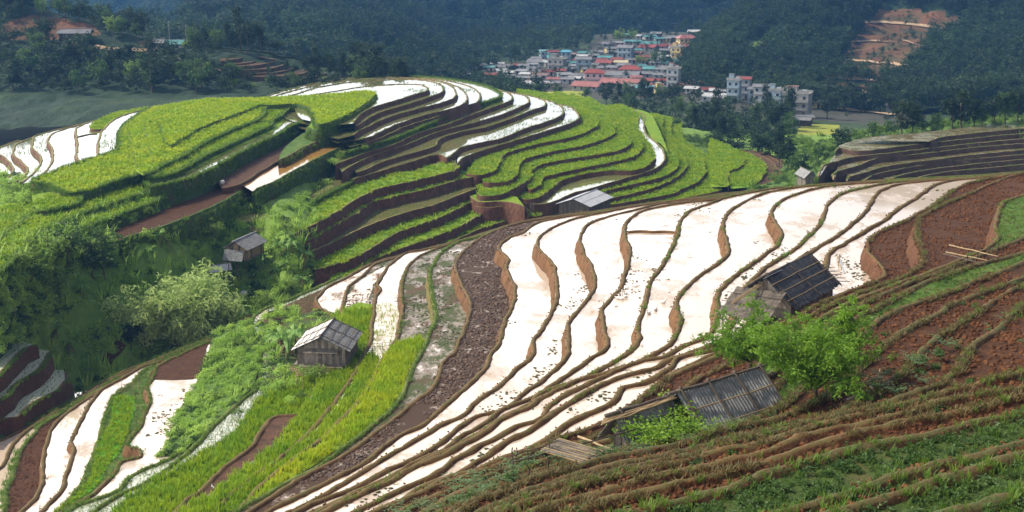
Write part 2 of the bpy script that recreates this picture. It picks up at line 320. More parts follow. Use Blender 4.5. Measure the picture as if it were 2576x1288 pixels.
# upper continuations that come down behind the rice hut
A('bb', 43, '900,870 870,835 850,805 817,785 800,772 793,755 800,742 820,722 859,704 926,668 969,652 1059,629 1176,599 1236,579 1309,559 1359,549 1426,540 1492,532 1626,512 1718,502 1818,487 1985,472 2118,461 2251,451 2418,443 2485,439 2700,420', 'wT', name=W, step=1.0, close=RC + ' 1100,1430')
A('b0', 42, '915,885 880,850 862,805 860,767 872,725 909,694 936,667 969,655 ' + shift(EDGE2[16:], 3, 2), 'mudweed', name='mud_field', step=.9, close=RC + ' 1100,1430')
patch(42, '870,820 868,770 885,730 930,690 985,665 950,700 930,745 925,790 910,850', 'wT', 'mud_field', dz=.012)
A('b1', 41, '490,1330 600,1225 700,1155 800,1062 840,1010 872,965 890,935 905,905 918,885 928,859 932,822 937,780 940,750 952,730 947,717 957,693 977,669 1003,647 1026,635 1059,630 1092,622 1176,602 ' + shift('1236,578 1309,558 1359,548 1426,539 1492,531 1626,511 1718,501 1818,486 1985,471 2118,460 2251,450 2418,442 2485,438 2576,430 2700,418', 4, 4), 'wF', name=W, step=1.0, close=RC + ' 490,1430')
patch(41, '700,1160 790,1090 850,1020 900,935 925,890 955,900 925,970 892,1018 850,1080 720,1190 560,1300 470,1330 540,1280', 'rice', 'rice_field', dz=.05)
A('b2', 40, '560,1330 590,1292 650,1225 740,1153 800,1110 859,1053 892,1017 926,970 959,903 988,865 1000,830 1009,780 1006,730 1012,697 1029,664 1059,641 1092,627 1159,607 1209,592 1260,575 ' + shift('1309,558 1359,548 1426,539 1492,531 1626,511 1718,501 1818,486 1985,471 2118,460 2251,450 2418,442 2485,438 2576,430 2700,418', 4, 7), 'mudweed', name='mud_field', step=1.0, close=RC + ' 560,1430')
patch(40, '600,1300 700,1190 800,1120 880,1045 935,960 962,905 990,868 1055,850 1070,862 1046,902 1026,939 1010,986 972,1039 926,1076 859,1126 733,1206 600,1290', 'riceY', 'rice_field', dz=.05)
A('b3', 39, '540,1335 583,1292 650,1253 733,1207 800,1173 859,1127 926,1077 972,1040 1002,1007 1012,987 1026,940 1046,903 1064,870 1089,806 1090,780 1083,747 1077,703 1086,664 1106,637 1146,611 1200,597 1259,577 1309,566 1370,554 1426,546 1492,537 1626,517 1718,507 1818,492 1985,475 2118,464 2251,453 2418,445 2576,434 2700,422', 'mudweed', 'bankG', name='mud_field', step=1.1, close=RC + ' 540,1430')
A('b4', 37.8, '570,1335 620,1292 700,1237 767,1197 859,1149 926,1100 986,1057 1026,1020 1076,987 1096,953 1106,917 1139,887 1150,859 1172,812 1178,763 1160,723 1147,693 1143,664 1153,644 1177,621 1210,597 1242,582 1292,565 1332,556 1380,549 1426,543 1492,537 1626,518 1718,509 1818,494 1985,477 2118,466 2251,455 2418,447 2576,436 2700,424', 'plough', name='ploughed_field', step=1.2, close=RC + ' 570,1430')
A('b5', 36.4, '600,1335 660,1292 690,1276 750,1246 800,1223 859,1193 919,1160 959,1127 1009,1093 1059,1070 1092,1040 1136,1003 1182,960 1219,927 1226,903 1252,860 1267,806 1290,753 1290,723 1273,683 1270,664 1277,654 1250,627 1257,614 1280,597 1309,587 1330,572 1359,558 1426,545 1492,537 1626,520 1718,511 1818,496 1985,479 2118,468 2251,457 2418,448 2576,437 2700,425', 'wF', name=W, step=1.4, close=RC + ' 600,1430')
A('b6', 35, '650,1335 720,1292 780,1259 859,1217 892,1197 942,1167 1009,1127 1059,1097 1109,1067 1159,1047 1192,1013 1236,983 1292,933 1336,893 1338,859 1380,796 1393,756 1397,713 1387,669 1360,636 1347,613 1357,593 1393,570 1442,551 1492,540 1592,520 1718,503 1818,497 1985,480 2118,469 2251,458 2418,449 2576,438 2700,426', 'wF', name=W, step=1.4, close=RC + ' 650,1430')
A('b7', 33.7, '680,1335 740,1292 800,1263 859,1240 909,1217 959,1187 1026,1160 1092,1123 1149,1077 1192,1050 1242,1037 1282,1017 1309,993 1359,957 1409,913 1423,889 1423,859 1427,812 1477,749 1492,716 1483,669 1460,630 1457,596 1477,565 1526,545 1592,529 1659,514 1718,508 1818,499 1985,481 2118,470 2251,459 2418,450 2576,439 2700,427', 'wF', name=W, step=1.3, close=RC + ' 680,1430')
A('b8', 32.4, '700,1335 770,1298 859,1255 976,1203 1026,1172 1094,1142 1111,1132 1148,1102 1194,1076 1234,1052 1254,1032 1288,1018 1341,999 1372,978 1399,961 1442,932 1492,899 1519,877 1520,859 1508,806 1513,773 1553,730 1567,693 1582,636 1570,598 1573,560 1609,533 1676,517 1718,511 1818,501 1985,483 2118,471 2251,460 2418,451 2576,440 2700,428', 'wF', name=W, step=1.3, close=RC + ' 700,1430')
A('b9', 31.2, '720,1330 790,1292 859,1259 976,1206 1092,1149 1159,1116 1219,1079 1266,1046 1326,1018 1345,998 1374,981 1425,966 1472,947 1526,917 1576,887 1600,859 1598,830 1613,783 1627,720 1660,669 1683,630 1700,588 1712,550 1730,533 1775,515 1851,491 1951,474 2018,468 2118,461 2251,454 2418,448 2576,438 2700,428', 'wF', name=W, step=1.2, close=RC + ' 720,1430')
A('b10', 30, '740,1335 800,1295 859,1264 976,1211 1026,1178 1092,1154 1159,1121 1219,1084 1266,1051 1326,1024 1342,1008 1375,990 1459,954 1509,941 1549,928 1592,914 1642,890 1687,858 1707,806 1695,776 1703,746 1719,726 1762,690 1802,663 1826,643 1826,616 1816,578 1816,558 1832,532 1885,500 1935,483 2018,470 2118,463 2151,459 2251,456 2418,449 2576,439 2700,429', 'wF', name=W, step=1.2, close=RC + ' 740,1430')
A('b11', 28.8, '820,1335 879,1292 926,1268 992,1238 1059,1211 1099,1191 1136,1160 1176,1137 1242,1100 1292,1073 1336,1060 1359,1049 1370,1029 1392,1011 1426,990 1492,957 1549,930 1609,907 1659,899 1680,888 1718,870 1760,855 1785,838 1799,790 1799,740 1829,706 1869,676 1919,643 1952,616 1962,590 1946,562 1936,540 1946,517 1986,494 2051,474 2118,465 2251,457 2418,450 2576,440 2700,430', 'wF', name=W, step=1.2, close=RC + ' 820,1430')
A('b12', 27.6, '960,1290 1046,1231 1092,1211 1142,1198 1176,1174 1219,1148 1259,1118 1322,1088 1342,1073 1392,1033 1466,990 1526,960 1576,943 1652,925 1662,912 1700,899 1745,884 1800,863 1830,830 1840,790 1855,745 1889,703 1919,676 1969,643 1996,626 2036,588 2059,563 2069,536 2083,510 2117,487 2185,470 2251,459 2318,455 2418,451 2576,441 2700,431', 'wF', name=W, step=1.2, close=RC + ' 960,1430')
A('b13', 26.4, '1000,1275 1126,1200 1192,1184 1242,1161 1292,1143 1359,1113 1426,1067 1469,1043 1519,1023 1546,1004 1559,977 1609,967 1686,923 1695,905 1730,893 1785,882 1850,850 1885,790 1930,722 1990,667 2018,645 2051,624 2095,598 2141,563 2178,527 2196,495 2218,478 2268,463 2351,454 2418,451 2576,442 2700,432', 'wF', name=W, step=1.2, close=RC + ' 1000,1430')
A('b14', 25.2, '925,1299 985,1268 1086,1229 1190,1194 1305,1149 1357,1127 1424,1100 1510,1067 1590,1017 1655,966 1706,932 1765,902 1850,862 1920,815 1990,765 2050,730 2070,695 2070,663 2076,646 2096,627 2136,604 2186,575 2218,555 2268,518 2318,488 2341,470 2385,456 2485,446 2576,441 2700,431', 'wF', name=W, step=1.1, close=RC + ' 925,1430')
# ---- tilled slopes on the right
def C(key, D, lip, mat, bank='bankR', st=1000, **k):
    k.setdefault('seg', .28); k.setdefault('bh', .18); k.setdefault('step', 1.0); k.setdefault('name', S_); k.setdefault('bw', .38)
    return terrace(key, D, lip, '2800,1450 %d,1450' % st, mat, bank, **k)
C('b15', 24, '850,1335 925,1295 992,1267 1092,1227 1192,1191 1309,1147 1359,1124 1426,1097 1512,1064 1592,1014 1659,962 1718,932 1770,908 1850,872 1920,835 2000,800 2060,763 2130,733 2190,712 2219,698 2219,682 2199,658 2179,638 2176,612 2196,592 2251,565 2301,542 2351,512 2401,476 2451,458 2535,442 2700,418', 'soil', st=850, step=2.0)
C('b16', 22.6, '960,1320 1050,1264 1150,1227 1250,1187 1359,1149 1470,1109 1560,1069 1650,1014 1700,987 1760,947 1850,902 1930,852 1985,816 2035,792 2085,768 2150,742 2235,712 2280,692 2308,672 2313,650 2303,603 2297,567 2320,540 2368,517 2451,481 2518,452 2576,436 2700,412', 'soil', st=960, step=2.0)
C('b17', 21.2, '1000,1332 1120,1256 1220,1214 1340,1169 1450,1134 1560,1094 1700,1034 1800,979 1880,939 1950,886 2010,840 2068,798 2140,760 2235,722 2351,680 2420,652 2480,626 2502,602 2500,572 2510,525 2530,505 2576,491 2700,450', 'grass', 'bankR', st=1000, step=1.4, name=G_)
C('r2', 20.5, '1040,1332 1160,1264 1270,1217 1380,1177 1480,1147 1600,1102 1740,1052 1850,992 1930,948 2000,884 2060,836 2120,795 2200,750 2285,712 2351,690 2420,660 2500,630 2576,600 2700,560', 'soil', 'bankO', st=1040, step=.8)
C('r3', 19.8, '1080,1332 1180,1271 1290,1225 1400,1185 1500,1155 1650,1113 1780,1078 1900,1013 1960,955 2020,896 2090,841 2151,800 2218,765 2285,728 2351,702 2451,669 2576,635 2700,595', 'grass', 'bankO', st=1080, step=.8, name=G_)
C('r4', 19.1, '1090,1340 1140,1276 1250,1232 1340,1196 1430,1177 1560,1139 1700,1105 1850,1070 1960,1024 2020,964 2080,910 2150,855 2201,810 2268,776 2368,743 2418,720 2518,686 2576,661 2700,620', 'soil', 'bankO', st=1090, step=.8)
C('r5', 18.3, '1100,1335 1149,1282 1192,1259 1259,1235 1306,1212 1359,1195 1426,1182 1492,1159 1576,1142 1642,1129 1718,1115 1785,1092 1851,1075 1918,1062 1958,1049 2020,1020 2060,1003 2101,973 2135,945 2185,902 2238,853 2285,823 2351,793 2385,766 2451,743 2518,716 2576,699 2700,660', 'soil', 'bankO', st=1100, step=.9)
C('r6', 17.6, '1150,1335 1200,1292 1240,1274 1292,1250 1359,1224 1442,1196 1526,1175 1626,1153 1718,1135 1818,1111 1918,1088 1985,1075 2050,1053 2118,1031 2150,1013 2200,988 2251,948 2291,907 2335,863 2385,828 2451,788 2518,745 2576,719 2700,690', 'soil', 'bankO', st=1150, step=.9)
C('r7', 16.9, '1190,1335 1240,1292 1292,1262 1359,1239 1442,1209 1526,1192 1626,1169 1718,1149 1818,1122 1918,1099 1985,1082 2035,1062 2118,1044 2218,1018 2330,975 2385,935 2420,890 2451,858 2500,830 2531,797 2576,768 2700,730', 'soil', 'bankO', st=1190, step=.9)
C('c2', 16.1, '1170,1335 1250,1296 1300,1275 1370,1253 1442,1226 1526,1205 1626,1181 1718,1163 1818,1136 1918,1113 1985,1092 2035,1075 2118,1055 2218,1033 2318,1004 2418,978 2500,955 2576,936 2700,905', 'soil', st=1170, step=1.0)
C('c3', 15.3, '1240,1335 1340,1290 1426,1264 1526,1231 1626,1203 1718,1187 1818,1160 1918,1137 2018,1101 2118,1078 2218,1056 2318,1028 2418,1005 2500,990 2576,976 2700,945', 'soil', st=1240, step=1.0)
C('c4', 14.5, '1330,1335 1430,1294 1526,1264 1626,1238 1718,1216 1818,1192 1918,1162 2018,1132 2118,1101 2218,1075 2318,1054 2418,1033 2518,1006 2576,998 2700,970', 'soil', st=1330, step=1.1)
C('c5', 13.6, '1450,1335 1560,1292 1640,1277 1718,1258 1818,1231 1918,1194 2018,1168 2118,1138 2218,1118 2318,1101 2418,1074 2500,1058 2576,1044 2700,1015', 'weed', 'bankO', st=1450, step=1.0, name=G_)
C('c6', 12.6, '1750,1345 1860,1315 1990,1285 2118,1250 2185,1226 2251,1200 2351,1170 2485,1138 2576,1114 2700,1085', 'weed', 'bankO', st=1750, step=.9, name=G_)
C('c7', 11.8, '1980,1335 2111,1284 2218,1254 2318,1221 2418,1190 2500,1164 2576,1141 2700,1105', 'weed', 'bankO', st=1980, step=.9, name=G_)
C('c8', 10.8, '2200,1335 2400,1288 2500,1255 2600,1225 2700,1195', 'weed', 'bankO', st=2200, step=.9, name=G_)
bund(32.35, '1577,585 1610,583 1642,585 1672,584 1698,586', w_=.5, h=.2)
# ---- the small stack of paddies at the far left
def Q(key, D, lip, **k): return terrace(key, D, lip, '-200,820 -200,1000', 'wB', 'bankB', name=W, step=1.5, **k)
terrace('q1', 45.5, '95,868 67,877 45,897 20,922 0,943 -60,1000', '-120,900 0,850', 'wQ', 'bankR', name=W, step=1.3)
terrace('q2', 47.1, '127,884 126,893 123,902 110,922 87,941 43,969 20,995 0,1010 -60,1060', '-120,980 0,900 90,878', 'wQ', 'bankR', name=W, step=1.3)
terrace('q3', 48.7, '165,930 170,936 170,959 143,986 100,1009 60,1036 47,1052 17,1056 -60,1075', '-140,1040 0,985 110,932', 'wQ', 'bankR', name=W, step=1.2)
# ================================================================ THE TERRACED HILL
def H(key, D, lip, close, mat='wB', bank='bankB', **k):
    k.setdefault('bw', .4); k.setdefault('bh', .16); k.setdefault('seg', .9); k.setdefault('jit', .14); k.setdefault('step', .95)
    k.setdefault('name', RF if 'rice' in mat else (W if mat[0] == 'w' else 'hill_terrace'))
    return terrace(key, D, lip, close, mat, bank, **k)
# crest: ripening dome and the white top paddies
DR = '905,231 940,231 943,239 926,255 892,278 859,295 826,308 800,312 792,300 788,283 775,268 745,261 718,262 690,264 660,264 640,268 630,273 567,297 500,323 467,343 '
DB = ' 520,250 620,248.5 650,248 720,246 800,241 860,236'
DK = dict(mat='riceY', bank='bankV', bh=0, step=.7)
H('dome', 35.4, DR + '417,373 383,393 355,420 353,436 333,444 267,463 227,478 173,485 150,480 120,465 80,460 147,429 200,410 267,390 297,377 300,353 307,323 333,300 377,273', '400,267.5 450,258' + DB, **DK)
H('domeC', 34.9, DR + '417,373 383,393 355,418 350,425 338,400 331,365 326,325 345,298 385,272', '400,268.5 450,259' + DB, **DK)
H('domeB', 34.45, DR + '417,373 385,390 375,375 371,350 364,312 385,285 410,268', '450,260' + DB, **DK)
H('domeA', 34.0, DR + '430,364 416,352 401,300 425,280 460,260', DB, **DK)
H('gl', 35.1, '948,238 947,246 930,266 896,289 862,307 828,321 798,327 776,320', '800,290 900,240', 'rice', 'bankV', bh=0, step=1.3)
H('gl2', 36.2, '934,274 898,300 866,320 832,334 800,340 768,332', '790,300 900,270', 'grass', 'bankV', bh=0, step=1.3)
H('P1', 34.9, '891,310 906,290 942,270 999,253 1046,238 1074,230 1079,224 1072,218 1056,213 1010,212 959,214.5 900,220 859,227 790,238 733,250', '760,300 850,315')
H('L2', 35.7, '899,318 926,300 959,283 1026,263 1076,247 1112,233 1118,223 1106,211 1066,202 1000,200 905,205 859,210 800,220 740,238 700,251', '720,300 850,325')
H('L3', 36.5, '892,340 906,330 976,297 1042,277 1109,260 1142,247 1149,232 1136,216 1099,204 1046,197.5 960,197 905,199 859,204 800,213 730,230 665,250', '700,300 850,350')
H('L4', 37.3, '916,350 939,343 992,317 1059,293 1126,277 1166,263 1177,248 1172,233 1149,217 1109,204 1050,197 960,194 905,194 859,199 800,208 720,227 650,249', '700,300 850,360')
H('L5', 38.1, '926,360 976,340 1026,317 1092,297 1159,270 1202,258 1210,244 1206,232 1179,216 1126,203 1060,195.5 1000,193 905,192.5', '800,225 750,300 880,370')
H('L6', 38.9, '859,387 926,370 992,347 1059,320 1126,293 1192,267 1242,250 1259,243 1257,235 1226,219 1159,204 1080,194.5 1000,192.5', '900,230 800,320', bank='bankV', step=.9)
H('L7', 39.7, '845,415 926,384 992,364 1059,334 1126,314 1192,288 1259,264 1286,253 1291,244 1282,235 1252,225 1200,214.5 1130,201', '1000,220 850,350', step=1.0)
H('L8', 40.5, '859,434 926,398 1026,364 1109,331 1192,310 1259,290 1309,270 1331,258 1329,245 1306,236 1259,229 1200,220', '1000,260 850,380')
H('L9', 41.3, '900,436 916,430 976,404 1092,370 1109,350 1159,333 1226,320 1292,297 1342,277 1372,267 1370,252 1342,243 1319,238 1250,235', '1000,300 880,410')
H('L10', 42.1, '880,455 959,431 1026,411 1099,390 1126,398 1159,374 1209,360 1259,350 1326,323 1376,307 1416,290 1416,270 1399,260 1372,251 1300,245', '1100,320 950,410')
H('L11', 42.9, '1150,415 1170,396 1226,376 1292,356 1382,328 1426,314 1456,300 1451,280 1439,270 1412,263 1350,255', '1250,330 1160,380')
# green strips wrapping the right flank
RG = ' 1300,300 1200,400'
H('ga', 44.2, '1172,437 1206,441 1242,430 1253,413 1263,395 1276,384 1359,361 1426,348 1476,331 1502,314 1500,300 1489,284 1459,264 1426,249 1380,236 1300,224.5', RG, 'rice', bh=.04)
H('gb', 45.15, '1216,456 1226,460 1272,457 1296,444 1303,430 1307,411 1326,398 1392,381 1459,368 1509,354 1546,334 1543,312 1532,294 1509,274 1460,252 1400,230', RG, 'rice', bh=.04)
H('gc', 46.1, '1202,484 1209,493 1259,490 1292,474 1332,450 1337,430 1360,414 1426,401 1492,391 1559,378 1586,361 1583,347 1566,318 1542,294 1500,263 1440,236', RG, 'rice', bh=.04)
H('gd', 47.05, '1326,471 1336,477 1359,464 1366,447 1420,433 1459,424 1526,411 1592,394 1614,374 1612,353 1592,328 1569,301 1520,269 1480,243', RG, 'rice', bh=.04)
H('ge', 48, '1299,496 1326,502 1359,494 1389,474 1409,457 1459,440 1526,430 1592,429 1626,418 1646,398 1642,377 1626,351 1606,325 1604,303 1603,283 1560,262', RG + ' 1280,480', 'rice', bh=.04)
H('gf', 48.95, '1290,512 1316,514 1369,514 1406,504 1442,487 1492,474 1559,454 1626,434 1652,424 1673,404 1670,379 1656,362 1630,340 1622,318 1621,290 1590,273', RG + ' 1250,500')
patch(48.95, '1640,350 1665,365 1680,380 1660,330 1640,290 1622,280 1600,275 1620,310', 'rice', 'rice_field', dz=.02)
H('gn', 47.0, '1176,490 1192,503 1215,509 1262,507 1296,512 1318,520', '1300,495 1200,480', 'rice', 'bankM', bh=.05, step=1.0)
H('gn2', 47.9, '1186,512 1206,522 1240,522 1268,519 1300,524 1330,532', '1310,505 1200,500', 'soilD', 'bankM', bh=.1, step=1.0)
H('gm', 50.3, '1272,520 1300,528 1340,532 1385,529 1425,514 1455,500', '1400,485 1300,495', 'soilD', bh=.03, step=.8)
H('gm2', 51.2, '1262,532 1300,541 1340,546 1385,543 1425,530 1460,512', '1400,495 1300,505', 'grass', bh=.03, step=.8)
H('gg', 49.9, '1509,484 1592,464 1659,447 1699,426 1706,402 1698,388 1680,368 1650,345 1644,318 1641,294 1610,279', '1500,350 1450,470', 'rice', bh=.04)
H('gh', 50.85, '1505,502 1522,502 1592,487 1659,467 1699,447 1720,430 1728,412 1718,396 1700,372 1672,345 1667,318 1664,292 1635,284', '1500,380 1450,480', 'rice', bh=.04)
H('gi', 51.8, '1530,516 1546,514 1626,500 1692,487 1718,474 1751,460 1768,444 1776,430 1770,410 1750,387 1717,365 1692,345 1687,320 1688,300 1655,288', '1500,400 1450,500', 'rice', bh=.04)
H('gj', 52.75, '1640,530 1680,512 1731,497 1801,482 1827,467 1832,449 1818,430 1795,402 1765,380 1742,370 1718,348 1712,325 1712,308 1680,293', '1500,400 1550,520', 'rice', bh=.04)
H('gk', 53.7, '1700,520 1830,500 1850,475 1845,450 1825,420 1800,395 1770,372 1755,350 1745,335 1720,311', '1600,400 1600,520', 'grass', 'bankV', bh=.04)
# long dark-walled strips low on the front
HM = dict(step=1.65, bh=.14, bw=.45)
H('m0', 42.5, '720,545 740,532 760,521 800,500 859,471 876,462 892,452 905,446', '900,420 800,430 700,520', bank='bankV', **HM)
H('m1', 43.2, '740,590 780,571 817,553 859,527 902,500 942,480 959,474 1026,460 1092,444 1142,431 1152,424 1149,414 1122,404 1046,430', '930,445 850,480 700,560', 'rice', 'bankM', **HM)
H('m2', 44.7, '760,614 800,594 859,560 892,541 942,507 976,501 995,494 1059,481 1109,467 1159,451 1190,447 1192,438', '1100,420 900,460 750,560', 'rice', 'bankM', **HM)
H('m3', 46.3, '770,640 800,628 859,601 902,580 959,557 1026,534 1092,517 1142,497 1159,490 1212,471 1230,468 1232,460', '1100,440 900,500 760,600', 'wB', 'bankM', **HM)
H('m4', 47.8, '790,680 859,662 926,633 959,611 992,591 1026,577 1092,554 1152,527 1176,514 1219,502 1225,492', '1150,460 950,530 790,620', 'rice', 'bankM', **HM)
H('m5', 49.2, '840,720 900,680 960,646 1026,621 1092,597 1126,584 1176,561 1209,541 1259,527 1309,517 1312,508', '1200,480 950,560 830,660', 'rice', 'bankM', **HM)
H('m6', 50.6, '900,720 1100,628 1209,577 1259,561 1326,547 1362,544 1365,536', '1250,500 950,620', 'rice', 'bankM', **HM)
# left flank: strips below the dome
H('d2', 34.6, '672,262 663,275 657,294 633,308 567,334 500,368 450,398 400,421 383,433 357,441', '340,430 500,300 640,256', 'riceY', 'bankV', bh=0)
H('d3', 35.2, '730,262 722,275 702,294 678,308 680,316 633,338 567,368 500,401 450,430 400,447 362,449', '350,430 550,290 680,257', 'rice', 'bankV', bh=0)
H('d4', 35.9, '792,288 786,296 768,303 735,316 720,323 700,338 633,368 567,404 520,431 460,453 400,467 380,471 368,458', '370,440 600,300 720,262 775,267', 'wB', 'bankV', bh=.12)
bund(35.88, '735,262 752,280 745,300 722,318', 'bankB', .4, .15)
patch(35.9, '700,325 640,352 560,390 460,440 375,462 440,425 560,360 650,320 712,300', 'rice', 'rice_field', dz=.04)
H('s0', 36.2, '180,486 198,502 187,514 133,529 95,531', '80,490 150,478', 'rice', 'bankV', bh=0, step=1.2)
H('sl', 36.9, '55,512 88,516 91,529 67,546 27,579 0,596 -60,640', '-80,540 20,510', 'rice', 'bankV', bh=0, step=1.4)
H('s1', 36.9, '360,452 383,467 380,476 317,501 233,528 167,555 110,579 60,624 20,664 -60,730', '-120,640 100,520 300,450', 'rice', 'bankV', bh=0, step=1.3)
H('d5', 37.6, '745,328 735,342 700,358 640,385 590,412 547,434 500,455 433,483 383,509 300,541 233,566 180,593 120,625 60,658 37,662 0,680', '-40,640 100,560 300,470 600,370 720,310', 'rice', 'bankV', bh=0, step=1.4)
H('cu', 38.2, '560,475 606,463 650,436 717,396 760,376', '740,350 600,400 540,450', 'soilD', 'bankR', bh=.05, step=2.2)
H('cub', 37.3, '700,404 717,397 783,363 859,336 895,320', '870,298 780,325 715,372', 'grass', 'bankR', bh=.05, step=2.6)
H('rs', 39.1, '300,606 315,598 400,573 500,536 560,508 606,482 614,470', '600,450 480,500 290,580', 'soil', 'bankV', bh=.05, step=1.2, name=S_)
H('can', 38.6, '636,482 645,476 690,458 745,428 800,398 870,365 908,351', '900,335 800,360 700,415 610,466', 'wC', 'bankV', bh=.1, step=1.2)
# left flank: white paddies
H('w6', 35.75, '405,267 373,273 300,294 263,321 247,348 243,390 235,405', '300,410 360,330 420,275')
H('gw', 35.95, '373,270.5 290,285 245,303 232,313 228,325 252,325', '275,318 300,300', 'rice', 'bankB', bh=0, step=.7)
H('w5', 36.3, '345,276 240,303 213,311 190,324 190,344 193,368 190,400 210,412', '280,412 300,340 380,277')
bund(36.28, '195,345 225,338 245,337', 'bankB', .4, .16)
H('w4', 37, '238,303.5 143,331 123,344 118,354 130,381 127,410 105,440 80,466', '150,470 230,400 260,310')
H('w3', 37.7, '200,312.5 90,341 80,360 80,373 100,394 100,410 85,433 50,462', '150,450 210,340')
H('w2', 38.4, '110,336 43,361 32,380 33,391 53,408 67,431 50,451 20,464', '130,440 140,350')
H('w1', 39.1, '45,351.5 5,368 -40,386 0,391 18,405 30,428 20,445 -20,470', '80,460 100,365')
H('w0', 39.8, '-10,367 -80,395 -60,440 -60,480', '60,470 50,370')
H('lp', 36.6, '225,428 240,435 232,445 180,464 140,481 108,493 90,468', '120,450 170,435', 'wB', 'bankV', bh=.05, step=1.2)
# terraces beyond the hill's right shoulder
H('e1', 52, '1786,349 1815,358 1847,376 1871,396 1872,410 1862,421 1835,432 1830,470', '1790,470 1780,380', 'rice', 'bankR', bh=.1)
H('e2', 52.6, '1840,372 1861,380 1905,397 1923,413 1926,430 1918,441 1895,470', '1840,475 1830,400', 'rice', 'bankR', bh=.1)
H('e3', 53.2, '1866,376 1905,388 1940,403 1962,428 1966,446 1950,470', '1860,480 1860,400', 'soilD', 'bankR', bh=.1)
H('e4', 53.8, '1890,378 1935,392 1968,412 1987,432 1990,450 1982,468', '1880,480 1880,400', 'soilD', 'bankR', bh=.1)
H('e5', 54.4, '1910,380 1960,398 2000,425 2025,448 2040,465', '1900,480 1900,400', 'soilD', 'bankR', bh=.1)
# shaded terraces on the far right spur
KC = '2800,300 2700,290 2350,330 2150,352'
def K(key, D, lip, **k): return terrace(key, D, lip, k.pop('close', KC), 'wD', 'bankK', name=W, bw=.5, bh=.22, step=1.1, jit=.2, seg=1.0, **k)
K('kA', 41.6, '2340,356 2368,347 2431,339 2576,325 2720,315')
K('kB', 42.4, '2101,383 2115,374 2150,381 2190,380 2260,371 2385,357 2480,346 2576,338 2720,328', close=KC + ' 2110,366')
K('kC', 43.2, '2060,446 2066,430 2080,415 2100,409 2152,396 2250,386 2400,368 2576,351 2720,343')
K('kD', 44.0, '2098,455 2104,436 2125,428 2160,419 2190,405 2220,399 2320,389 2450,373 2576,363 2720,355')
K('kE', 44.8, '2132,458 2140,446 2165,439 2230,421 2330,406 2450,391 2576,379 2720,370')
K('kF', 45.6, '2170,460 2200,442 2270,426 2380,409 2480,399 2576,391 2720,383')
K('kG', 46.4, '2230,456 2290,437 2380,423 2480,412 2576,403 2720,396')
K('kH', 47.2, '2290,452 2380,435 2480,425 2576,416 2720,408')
# ================================================================ LAND UNDER AND BEYOND
MT['wood'] = M('forest_floor', [(.3, (.012, .026, .014)), (.5, (.02, .04, .02)), (.7, (.035, .06, .022))], .05, bump=1.5, bscale=.25)
MT['field'] = M('valley_fields', [(.3, (.022, .042, .02)), (.5, (.035, .06, .022)), (.7, (.055, .07, .03))], .05, bump=.3, bscale=.4)
rows = []
for k in range(7):
    rows.append([])
cols = {-250: [(440, 38.8), (560, 38), (655, 36.9), (705, 39), (790, 42.2), (880, 46.8), (1050, 54)],
        0: [(440, 39.8), (560, 38.2), (655, 37.2), (705, 39.3), (785, 42.6), (870, 46.8), (1040, 53.5)],
        200: [(430, 38), (540, 38.2), (612, 38.7), (690, 42), (785, 46.1), (870, 49.7), (980, 54)],
        300: [(420, 38), (530, 39), (610, 40.0), (690, 43.3), (780, 47), (860, 50), (970, 54)],
        400: [(420, 38), (520, 39.2), (592, 40.3), (680, 44), (770, 47.9), (850, 51.2), (960, 55.5)],
        620: [(400, 39.5), (495, 40.6), (560, 43.4), (640, 46.8), (720, 49.9), (800, 52.4), (900, 56)],
        760: [(400, 40.5), (500, 42), (590, 43.7), (640, 46.1), (690, 48.4), (750, 51), (850, 55)],
        900: [(330, 43), (420, 46.2), (500, 49), (580, 51.2), (660, 52.8), (720, 54), (820, 57)],
        1200: [(280, 43), (380, 47), (450, 50), (520, 52), (590, 53.4), (640, 54.8), (740, 58)],
        1500: [(280, 48), (360, 50.5), (420, 52), (470, 52.6), (510, 52.4), (580, 54), (660, 57)],
        1800: [(330, 54), (370, 54.6), (410, 55), (440, 55.4), (475, 56), (520, 58), (600, 60)],
        2150: [(340, 53), (370, 53.6), (400, 54.2), (430, 54.8), (460, 55.4), (500, 58), (560, 61)],
        2800: [(340, 53), (370, 54), (400, 54.6), (430, 55.2), (460, 56), (500, 58), (560, 61)]}
rows = [[(u, cols[u][k][0], cols[u][k][1]) for u in sorted(cols)] for k in range(7)]
RAV, RV = sheet('ravine_ground', rows, 'ravine', 260, 150, amp=.7, fs=.06, by='D', amp2=.35, fs2=.5)
# valley floor with the village
U = [-300, 300, 900, 1300, 1700, 2050, 2350, 2850]
rows = [[(u, v, y) for u, v, y in zip(U, vv_, yy_)] for vv_, yy_ in (
    ([430] * 8, [300, 300, 310, 330, 360, 360, 350, 350]),
    ([360] * 8, [370, 370, 380, 400, 420, 430, 420, 400]),
    ([315, 310, 300, 300, 310, 320, 330, 330], [430, 440, 450, 470, 480, 480, 470, 470]),
    ([270, 265, 250, 250, 255, 265, 275, 280], [490, 500, 540, 560, 560, 560, 550, 540]),
    ([230, 225, 205, 205, 205, 215, 225, 235], [560, 600, 640, 650, 640, 630, 640, 630]),
    ([200, 190, 165, 160, 155, 165, 180, 190], [650, 700, 740, 760, 740, 720, 740, 720]),
    ([170, 150, 125, 115, 110, 120, 140, 150], [760, 800, 850, 860, 840, 830, 850, 840]),
    ([150, 130, 100, 95, 80, 90, 110, 120], [900, 950, 980, 980, 960, 950, 980, 980]))]
VAL, VV = sheet('valley_floor', rows, 'field', 220, 160, amp=.8, fs=.012)
